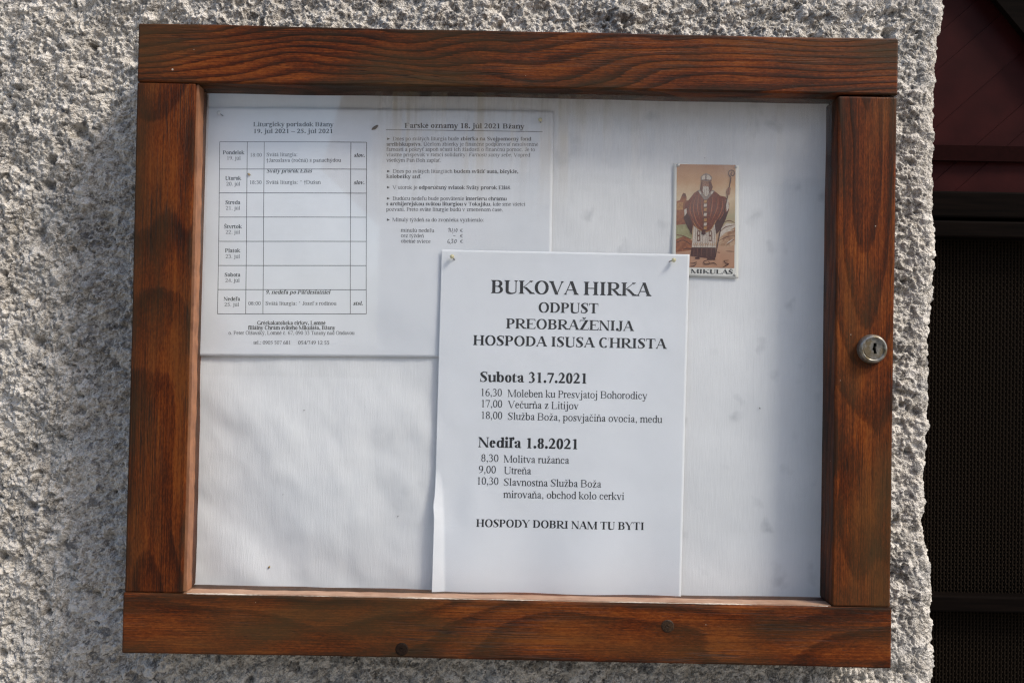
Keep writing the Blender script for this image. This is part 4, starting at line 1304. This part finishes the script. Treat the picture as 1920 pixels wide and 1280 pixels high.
def strips(x0, x1, rows):
    for (ya, yb, c) in rows: cp([(x0 + 0, ya), ((x0 + x1) / 2, ya + 4), (x1, ya + 8), (x1, yb + 8), ((x0 + x1) / 2, yb + 4), (x0, yb)], c)


cp([(241, 138), (783, 146), (771, 1098), (231, 1090)], 'background')
# church and hillside on the left
cp([(240, 480), (270, 470), (285, 430), (300, 402), (322, 410), (332, 440), (330, 475), (360, 470), (370, 720), (236, 740)], 'rust')
cp([(287, 432), (303, 405), (324, 412), (326, 434)], 'brown'); cp([(243, 495), (300, 488), (298, 560), (242, 560)], 'gold')
cp([(236, 700), (330, 690), (385, 760), (380, 830), (234, 830)], 'green'); cp([(234, 830), (310, 800), (390, 850), (385, 930), (232, 950)], 'rust')
cs([(240, 790), (300, 800), (370, 830)], 8, 'brown'); cs([(238, 860), (300, 840), (370, 880)], 7, 'dark'); cs([(300, 925), (340, 915), (385, 920)], 9, 'dark')
# rocks on the right
cp([(640, 740), (700, 680), (780, 690), (779, 800), (620, 850)], 'white'); cp([(610, 840), (690, 770), (779, 720), (778, 880), (700, 905), (610, 880)], 'rock')
for a in ([(630, 770), (690, 720), (775, 700)], [(620, 850), (700, 810), (776, 800)], [(690, 895), (740, 850), (776, 830)], [(610, 950), (640, 955)], [(690, 940), (770, 945)], [(640, 690), (720, 660), (778, 680)]): cs(a, [3, 9, 4], 'brown')
for a in ([(640, 800), (700, 760), (770, 745)], [(700, 870), (760, 830)]): cs(a, [4, 12, 5], 'white')
# robe below the cope
cp([(405, 640), (600, 640), (600, 910), (378, 910)], 'white')
for x in (412, 428, 462, 480, 510, 528, 572, 588): cs([(x + 6, 700), (x, 810), (x - 4, 905)], [4, 5, 4], 'grey')
for x in (440, 548): cp([(x - 10, 750), (x + 16, 752), (x + 14, 850), (x - 12, 848)], 'brown'); cp([(x - 3, 762), (x + 9, 763), (x + 7, 790), (x - 4, 790)], 'white'); cp([(x - 5, 805), (x + 7, 806), (x + 6, 838), (x - 7, 838)], 'white')
for x in range(395, 600, 17): cs([(x, 865), (x + 8, 890)], 5, 'gold')
cp([(378, 905), (600, 908), (592, 1015), (366, 985)], 'dark')
for x in (400, 432, 470, 520, 560): cs([(x, 915), (x - 4, 990)], [8, 5], 'brown')
cp([(408, 1000), (450, 992), (452, 1014), (412, 1014)], 'dark'); cp([(520, 1003), (590, 1000), (596, 1022), (522, 1022)], 'dark')
# cope
cp([(430, 385), (400, 405), (350, 470), (318, 500), (318, 560), (305, 640), (330, 700), (375, 785), (392, 700), (430, 735), (480, 765), (520, 768), (560, 735), (590, 690), (605, 785), (640, 740), (690, 650), (722, 560), (725, 500), (690, 440), (640, 430), (600, 395), (560, 375), (500, 440)], 'red')
cp([(318, 560), (305, 640), (330, 700), (378, 790), (388, 690), (360, 620)], 'dark'); cp([(590, 690), (605, 785), (650, 735), (690, 650), (718, 570), (660, 600), (620, 640)], 'dark')
cp([(310, 560), (330, 545), (332, 590), (312, 620)], 'white'); cp([(690, 470), (715, 460), (722, 540), (700, 580)], 'white')
for a in ([(430, 420), (420, 540), (440, 640)], [(400, 440), (380, 540), (410, 660), (470, 740)], [(460, 450), (460, 560), (480, 650)], [(560, 430), (550, 540), (530, 650)], [(610, 430), (600, 540), (550, 660)], [(650, 450), (640, 560), (580, 680)], [(360, 480), (350, 570), (380, 640)], [(680, 470), (670, 560), (620, 650)]):
    cs(a, [4, 11, 4], 'brown'); cs([(x + 13, y + 4) for x, y in a], [2, 9, 2], 'red_light')
cs([(388, 660), (430, 728), (480, 757), (525, 760), (565, 728), (600, 660)], [5, 8, 5], 'gold')
# collar, orphrey
cp([(430, 380), (458, 375), (505, 440), (555, 372), (592, 385), (515, 470), (495, 470)], 'grey'); cp([(446, 386), (464, 396), (466, 416), (450, 410)], 'white'); cp([(556, 392), (574, 388), (572, 410), (556, 414)], 'white')
cp([(493, 465), (522, 465), (518, 600), (508, 745), (478, 745), (486, 600)], 'brown')
for y, c in ((470, 'gold'), (505, 'white'), (545, 'gold'), (590, 'white'), (640, 'gold'), (680, 'white'), (715, 'gold')): cp([(492, y), (518, y), (514, y + 26), (488, y + 26)], c)
cp([(470, 750), (505, 745), (506, 785), (488, 792), (468, 785)], 'dark')
# head
cp([(466, 300), (556, 300), (572, 350), (560, 385), (520, 420), (470, 400), (455, 370)], 'brown')
cp([(480, 296), (528, 296), (536, 335), (526, 372), (490, 376), (476, 340)], 'skin')
cp([(482, 346), (500, 340), (530, 346), (540, 380), (532, 415), (512, 438), (492, 415), (478, 385)], 'white')
for a in ([(492, 360), (495, 390), (500, 420)], [(512, 360), (515, 400), (512, 430)], [(528, 362), (530, 390)]): cs(a, 4, 'grey')
cs([(486, 316), (498, 313)], 5, 'dark'); cs([(510, 313), (524, 316)], 5, 'dark'); cs([(503, 318), (500, 336)], 4, 'brown'); cs([(490, 348), (504, 343), (520, 348)], 6, 'grey')
cp([(468, 292), (462, 255), (485, 232), (512, 222), (545, 236), (566, 262), (558, 296)], 'grey'); cp([(474, 282), (470, 258), (490, 240), (502, 240), (498, 284)], 'white'); cp([(516, 284), (516, 240), (540, 246), (556, 264), (550, 286)], 'white'); cs([(466, 292), (512, 284), (560, 294)], 8, 'brown')
# crozier and hand
cs([(740, 262), (715, 400), (640, 760), (594, 1000)], 8, 'dark')
cs([(735, 260), (720, 235), (722, 205), (748, 196), (770, 210), (768, 238), (748, 246), (738, 228), (750, 216)], 8, 'dark')
cp([(700, 370), (722, 350), (738, 360), (730, 420), (706, 430), (694, 400)], 'skin'); cs([(716, 352), (712, 420)], 6, 'brown')
# little snakes on the ground
for a in ([(362, 1052), (400, 1050), (425, 1038)], [(365, 1080), (400, 1075), (425, 1050)], [(525, 1022), (490, 1035), (500, 1060), (545, 1055), (530, 1035)], [(545, 1055), (580, 1050), (610, 1068)], [(718, 1025), (675, 1030), (690, 1050), (718, 1060), (690, 1075), (665, 1092)]): cs(a, [4, 9, 4], 'dark')
pic.build('printed_picture', mats, card)
pc = Print(Y3, surf3, 0.0002)
pc.line([('MIKULÁŠ', 'tb')], 1220 + 370 / 4.925, 280 + 1143 / 4.925, 1220 + 757 / 4.925, 280 + 1152 / 4.925, 11.5)
pc.build('name_print', M_ink, card)

# ------------------------------------------------------------------ pins, specks
M_yel = plain('yellow_pin_plastic', (0.60, 0.54, 0.32), 0.25, noise_amt=0.1)
M_steel = plain('pin_steel', (0.45, 0.44, 0.42), 0.35, 1.0)
M_needle = plain('pin_needle_steel', (0.10, 0.10, 0.10), 0.4, 0.9)


def ball(mb, c, r, n=14, m_=9, mi=0):
    v = []; f = []
    for i in range(m_ + 1):
        th = math.pi * i / m_
        for k_ in range(n):
            a_ = 2 * math.pi * k_ / n
            v.append((c[0] + r * math.sin(th) * math.cos(a_), c[1] + r * math.cos(th), c[2] + r * math.sin(th) * math.sin(a_)))
    for i in range(m_):
        for k_ in range(n): f.append((i * n + k_, i * n + (k_ + 1) % n, (i + 1) * n + (k_ + 1) % n, (i + 1) * n + k_))
    mb.add(v, f, mi)


def map_pin(hx, hy, tx, ty, surf, ydep, label, r=0.0019, mat=None, out=0.0034):
    mat = mat or M_yel
    tx_, tz_ = at(tx, ty, ydep)
    ty_ = float(surf(np.array([tx_]), np.array([tz_]))[0])
    hx_, hz_ = at(hx, hy, ydep - out)
    base = empty('map_pin', (tx_, ty_, tz_), label, 'pin', 'pins holding the papers')
    b = MB(); ball(b, (hx_, ty_ - out, hz_), r); b.build('pin_head', mat, base, True)
    b = MB(); b.tube([(tx_, ty_ + 0.001, tz_), (hx_, ty_ - out, hz_)], 0.00042, 8); b.build('needle', M_needle, base, True)


map_pin(847.5, 481, 853.5, 488.5, surf2, Y2, 'yellow ball headed pin at the upper left corner of the tall poster')
map_pin(1263.5, 487.5, 1253, 491, surf2, Y2, 'yellow ball headed pin at the upper right corner of the tall poster')
map_pin(1013, 224.5, 1014.5, 231, surf1, Y1, 'small yellowish pin at the top right corner of the schedule sheet', 0.0018)
M_pale = plain('pale_pin_plastic', (0.60, 0.60, 0.58), 0.3)
map_pin(409.5, 211, 419, 218, surf1, Y1, 'whitish pin with slanting needle at the top left corner of the schedule sheet', 0.0017, M_pale)


def tack(px, py, label, r=0.0011):
    x_, z_ = at(px, py, Y3)
    y_ = float(surf3(np.array([x_]), np.array([z_]))[0])
    b = MB(); b.lathe([(0.0003, -0.0010), (r * .7, -0.0009), (r, -0.0004), (r, 0.0)], 16, (x_, y_, z_), cap0=True)
    o = b.build('flat_tack', M_steel, None, True, (x_, y_, z_)); tag(o, label, 'tack', 'tacks holding the picture card')
    return o


tack(1271.3, 310, 'tiny steel tack at the upper left corner of the picture card', 0.0015)
tack(1379.5, 313.5, 'tiny steel tack at the upper right corner of the picture card')
tack(1376.8, 515.5, 'tiny steel tack at the lower right corner of the picture card, beside the printed name')


def speck(px, py, surf, y, L, ang, mat, label, name='dead_fly', cat='insect', wd=0.45, grp='dead insects and specks behind the glass'):
    x_, z_ = at(px, py, y); y_ = float(surf(np.array([x_]), np.array([z_]))[0]) - 0.0004
    ca, sa = math.cos(ang), math.sin(ang)
    b = MB(); n = 8
    pts = []; rr = []
    for i in range(n + 1):
        s = i / n - .5
        pts.append((x_ + ca * s * L, y_ - 0.0002 * math.sin(i / n * math.pi), z_ + sa * s * L + 0.1 * L * math.sin(i * 1.1) * 0.3)); rr.append(max(0.00004, L * wd * .5 * math.sin(math.pi * (0.08 + 0.84 * i / n))))
    b.tube(pts, rr, 8)
    o = b.build(name, mat, None, True, (x_, y_, z_)); tag(o, label, cat, grp)
    return o


M_bug = plain('dry_insect_brown', (0.07, 0.06, 0.05), 0.7, noise_amt=0.5, noise_scale=2500)
M_bugd = plain('insect_black', (0.02, 0.018, 0.016), 0.6)
M_leafy = plain('dry_yellow_bit', (0.36, 0.24, 0.07), 0.7)
lin = lambda x, z: lining_y(x, z)
speck(703, 239.5, surf1, Y1, 0.0066, 0.62, M_bug, 'grey brown dead moth on the schedule sheet between its two columns', 'dead_moth', 'insect', 0.42)
speck(467, 327, surf1, Y1, 0.0030, -0.5, M_leafy, 'ochre leaf crumb beside the 18:30 entry of the schedule table', 'leaf_crumb', 'leaf crumb', 0.6)
speck(502.5, 1064.5, lin, YL, 0.0024, 1.2, M_leafy, 'ochre leaf crumb on the bare lining paper near the bottom edge', 'leaf_crumb', 'leaf crumb', 0.7)
speck(530, 927, lin, YL, 0.0010, 0.3, M_bugd, 'tiny black fly on the bare lining paper left of the poster, nearer the left frame')
speck(569.5, 769, lin, YL, 0.0018, 0.2, M_bugd, 'thin black fly on the lining paper below the schedule sheet', wd=0.25)
speck(745.5, 968, lin, YL, 0.0014, 1.0, M_bugd, 'tiny black fly on the bare lining paper close to the curled poster edge')
speck(1425, 765, lin, YL, 0.0018, 2.4, M_bugd, 'small black fly on the lining paper right of the poster', wd=0.35)
speck(931, 270, surf1, Y1, 0.0042, 1.2, M_pale, 'pale dust flake over the first notice line of the schedule sheet', 'dust_flake', 'dust flake', 0.4)
speck(1322, 296, lin, YL, 0.0010, 0.3, M_bugd, 'tiny black fly on the lining paper just above the picture card')

# ------------------------------------------------------------------ lock and screws in the frame
lx, lz = at(1637.5, 654, YF - 0.004)
t = NT('tarnished_lock_metal')
co = t.obj()
n1 = t.noise(co, 260, 4, 0.65); n2 = t.noise(co, 120, 3, 0.6)
col = t.ramp(n1, [(0.35, (0.17, 0.165, 0.15, 1)), (0.65, (0.36, 0.34, 0.30, 1))])
col = t.mix(t.math('MULTIPLY', t.ramp(n2, [(0.46, 0.0), (0.60, 1.0)]), 0.8), col, (0.10, 0.070, 0.026, 1))
t.lk(col, t.b.inputs['Base Color']); t.b.inputs['Metallic'].default_value = 0.75
t.lk(t.ramp(n2, [(0.4, 0.30), (0.7, 0.65)]), t.b.inputs['Roughness'])
t.bump(n1, 0.25, 0.0005)
M_lock = t.m
lock = empty('cam_lock', (lx, YF, lz)); lock.parent = board; lock.matrix_parent_inverse = Matrix.Translation(board.location).inverted()
lock['label'] = 'round tarnished steel lock with a dark keyhole'


def under(o, par):
    o.parent = par
    o.matrix_parent_inverse = (Matrix.Translation(par.location)).inverted()


yo = YF
b = MB(); b.lathe([(0.0082, -0.0040), (0.0086, -0.0056), (0.0096, -0.0062), (0.0108, -0.0052), (0.0117, -0.0030), (0.0119, -0.0005), (0.0119, 0.002)], 64, (lx, yo, lz))
under(b.build('rosette', M_lock, None, True), lock)
ox, oz = lx + 0.0008, lz + 0.0006
# cylinder face with a keyhole slot cut through it
key = [(-0.0011, 0.0046), (0.0016, 0.0047), (0.0017, 0.0022), (0.0007, 0.0008), (0.0012, -0.0012), (0.0020, -0.0048), (-0.0006, -0.0049), (-0.0010, -0.0024), (-0.0019, -0.0010), (-0.0012, 0.0014)]
import bmesh
bm = bmesh.new()
rim = [bm.verts.new((ox + 0.0088 * math.cos(2 * math.pi * i / 40), yo - 0.0049, oz + 0.0088 * math.sin(2 * math.pi * i / 40))) for i in range(40)]
slot = [bm.verts.new((ox + a * .92, yo - 0.0049, oz + c * .92)) for a, c in key]
es = [bm.edges.new((rim[i], rim[(i + 1) % 40])) for i in range(40)] + [bm.edges.new((slot[i], slot[(i + 1) % len(slot)])) for i in range(len(slot))]
bmesh.ops.triangle_fill(bm, edges=es, use_beauty=True, use_dissolve=False, normal=(0, -1, 0))
for f_ in list(bm.faces):
    c_ = f_.calc_center_median()
s2 = [bm.verts.new((v.co.x, yo + 0.003, v.co.z)) for v in slot]
for i in range(len(slot)): bm.faces.new((slot[i], slot[(i + 1) % len(slot)], s2[(i + 1) % len(slot)], s2[i]))
bm.faces.new(s2)
r2 = [bm.verts.new((v.co.x, yo - 0.003, v.co.z)) for v in rim]
for i in range(40): bm.faces.new((rim[i], r2[i], r2[(i + 1) % 40], rim[(i + 1) % 40]))
me = bpy.data.meshes.new('lock_cylinder'); bm.to_mesh(me); bm.free()
me.materials.append(M_lock)
cyl = bpy.data.objects.new('lock_cylinder', me); COL.objects.link(cyl); under(cyl, lock)
b = MB(); b.add([(ox + a * 1.02, yo - 0.0020, oz + c * 1.02) for a, c in key], [tuple(range(len(key)))])
under(b.build('keyhole', M_black), lock)
# stamped digits on the lock face
b = MB()
for i, (dx, dz) in enumerate(((0.0056, -0.0002), (0.0050, -0.0026), (0.0056, 0.0018))):
    b.tube([(ox + dx + 0.0007 * math.cos(a), yo - 0.0049, oz + dz + 0.0009 * math.sin(a)) for a in np.linspace(0.3, 5.6, 10)], 0.00013, 5)
under(b.build('stamped_mark', plain('stamp_groove', (0.30, 0.27, 0.2), 0.5, 0.6)), lock)

M_screw = plain('dark_screw', (0.012, 0.0065, 0.004), 0.6, 0.0, 0.1, noise_amt=0.5, noise_scale=900)
M_screw2 = plain('rusty_screw', (0.030, 0.016, 0.008), 0.5, 0.0, 0.2, noise_amt=0.6, noise_scale=900)
for (px, py, mat) in ((753.5, 1216, M_screw), (1252, 1173, M_screw2)):
    sx, sz = at(px, py, YF)
    r = 0.0052
    b = MB(); b.lathe([(0.0002, -0.0007), (r * .55, -0.0007), (r * .85, -0.0006), (r, -0.0002), (r, 0.002)], 32, (sx, YF, sz), cap0=True)
    rs = np.random.RandomState(int(px))
    for j in range(4):
        a = rs.rand() * 6; q = rs.uniform(0.0005, 0.003)
        b.tube([(sx + q * math.cos(a + s), YF - 0.0009, sz + q * math.sin(a + s)) for s in np.linspace(0, 1.4, 6)], 0.0003, 5)
    b.build('screw', mat, board)
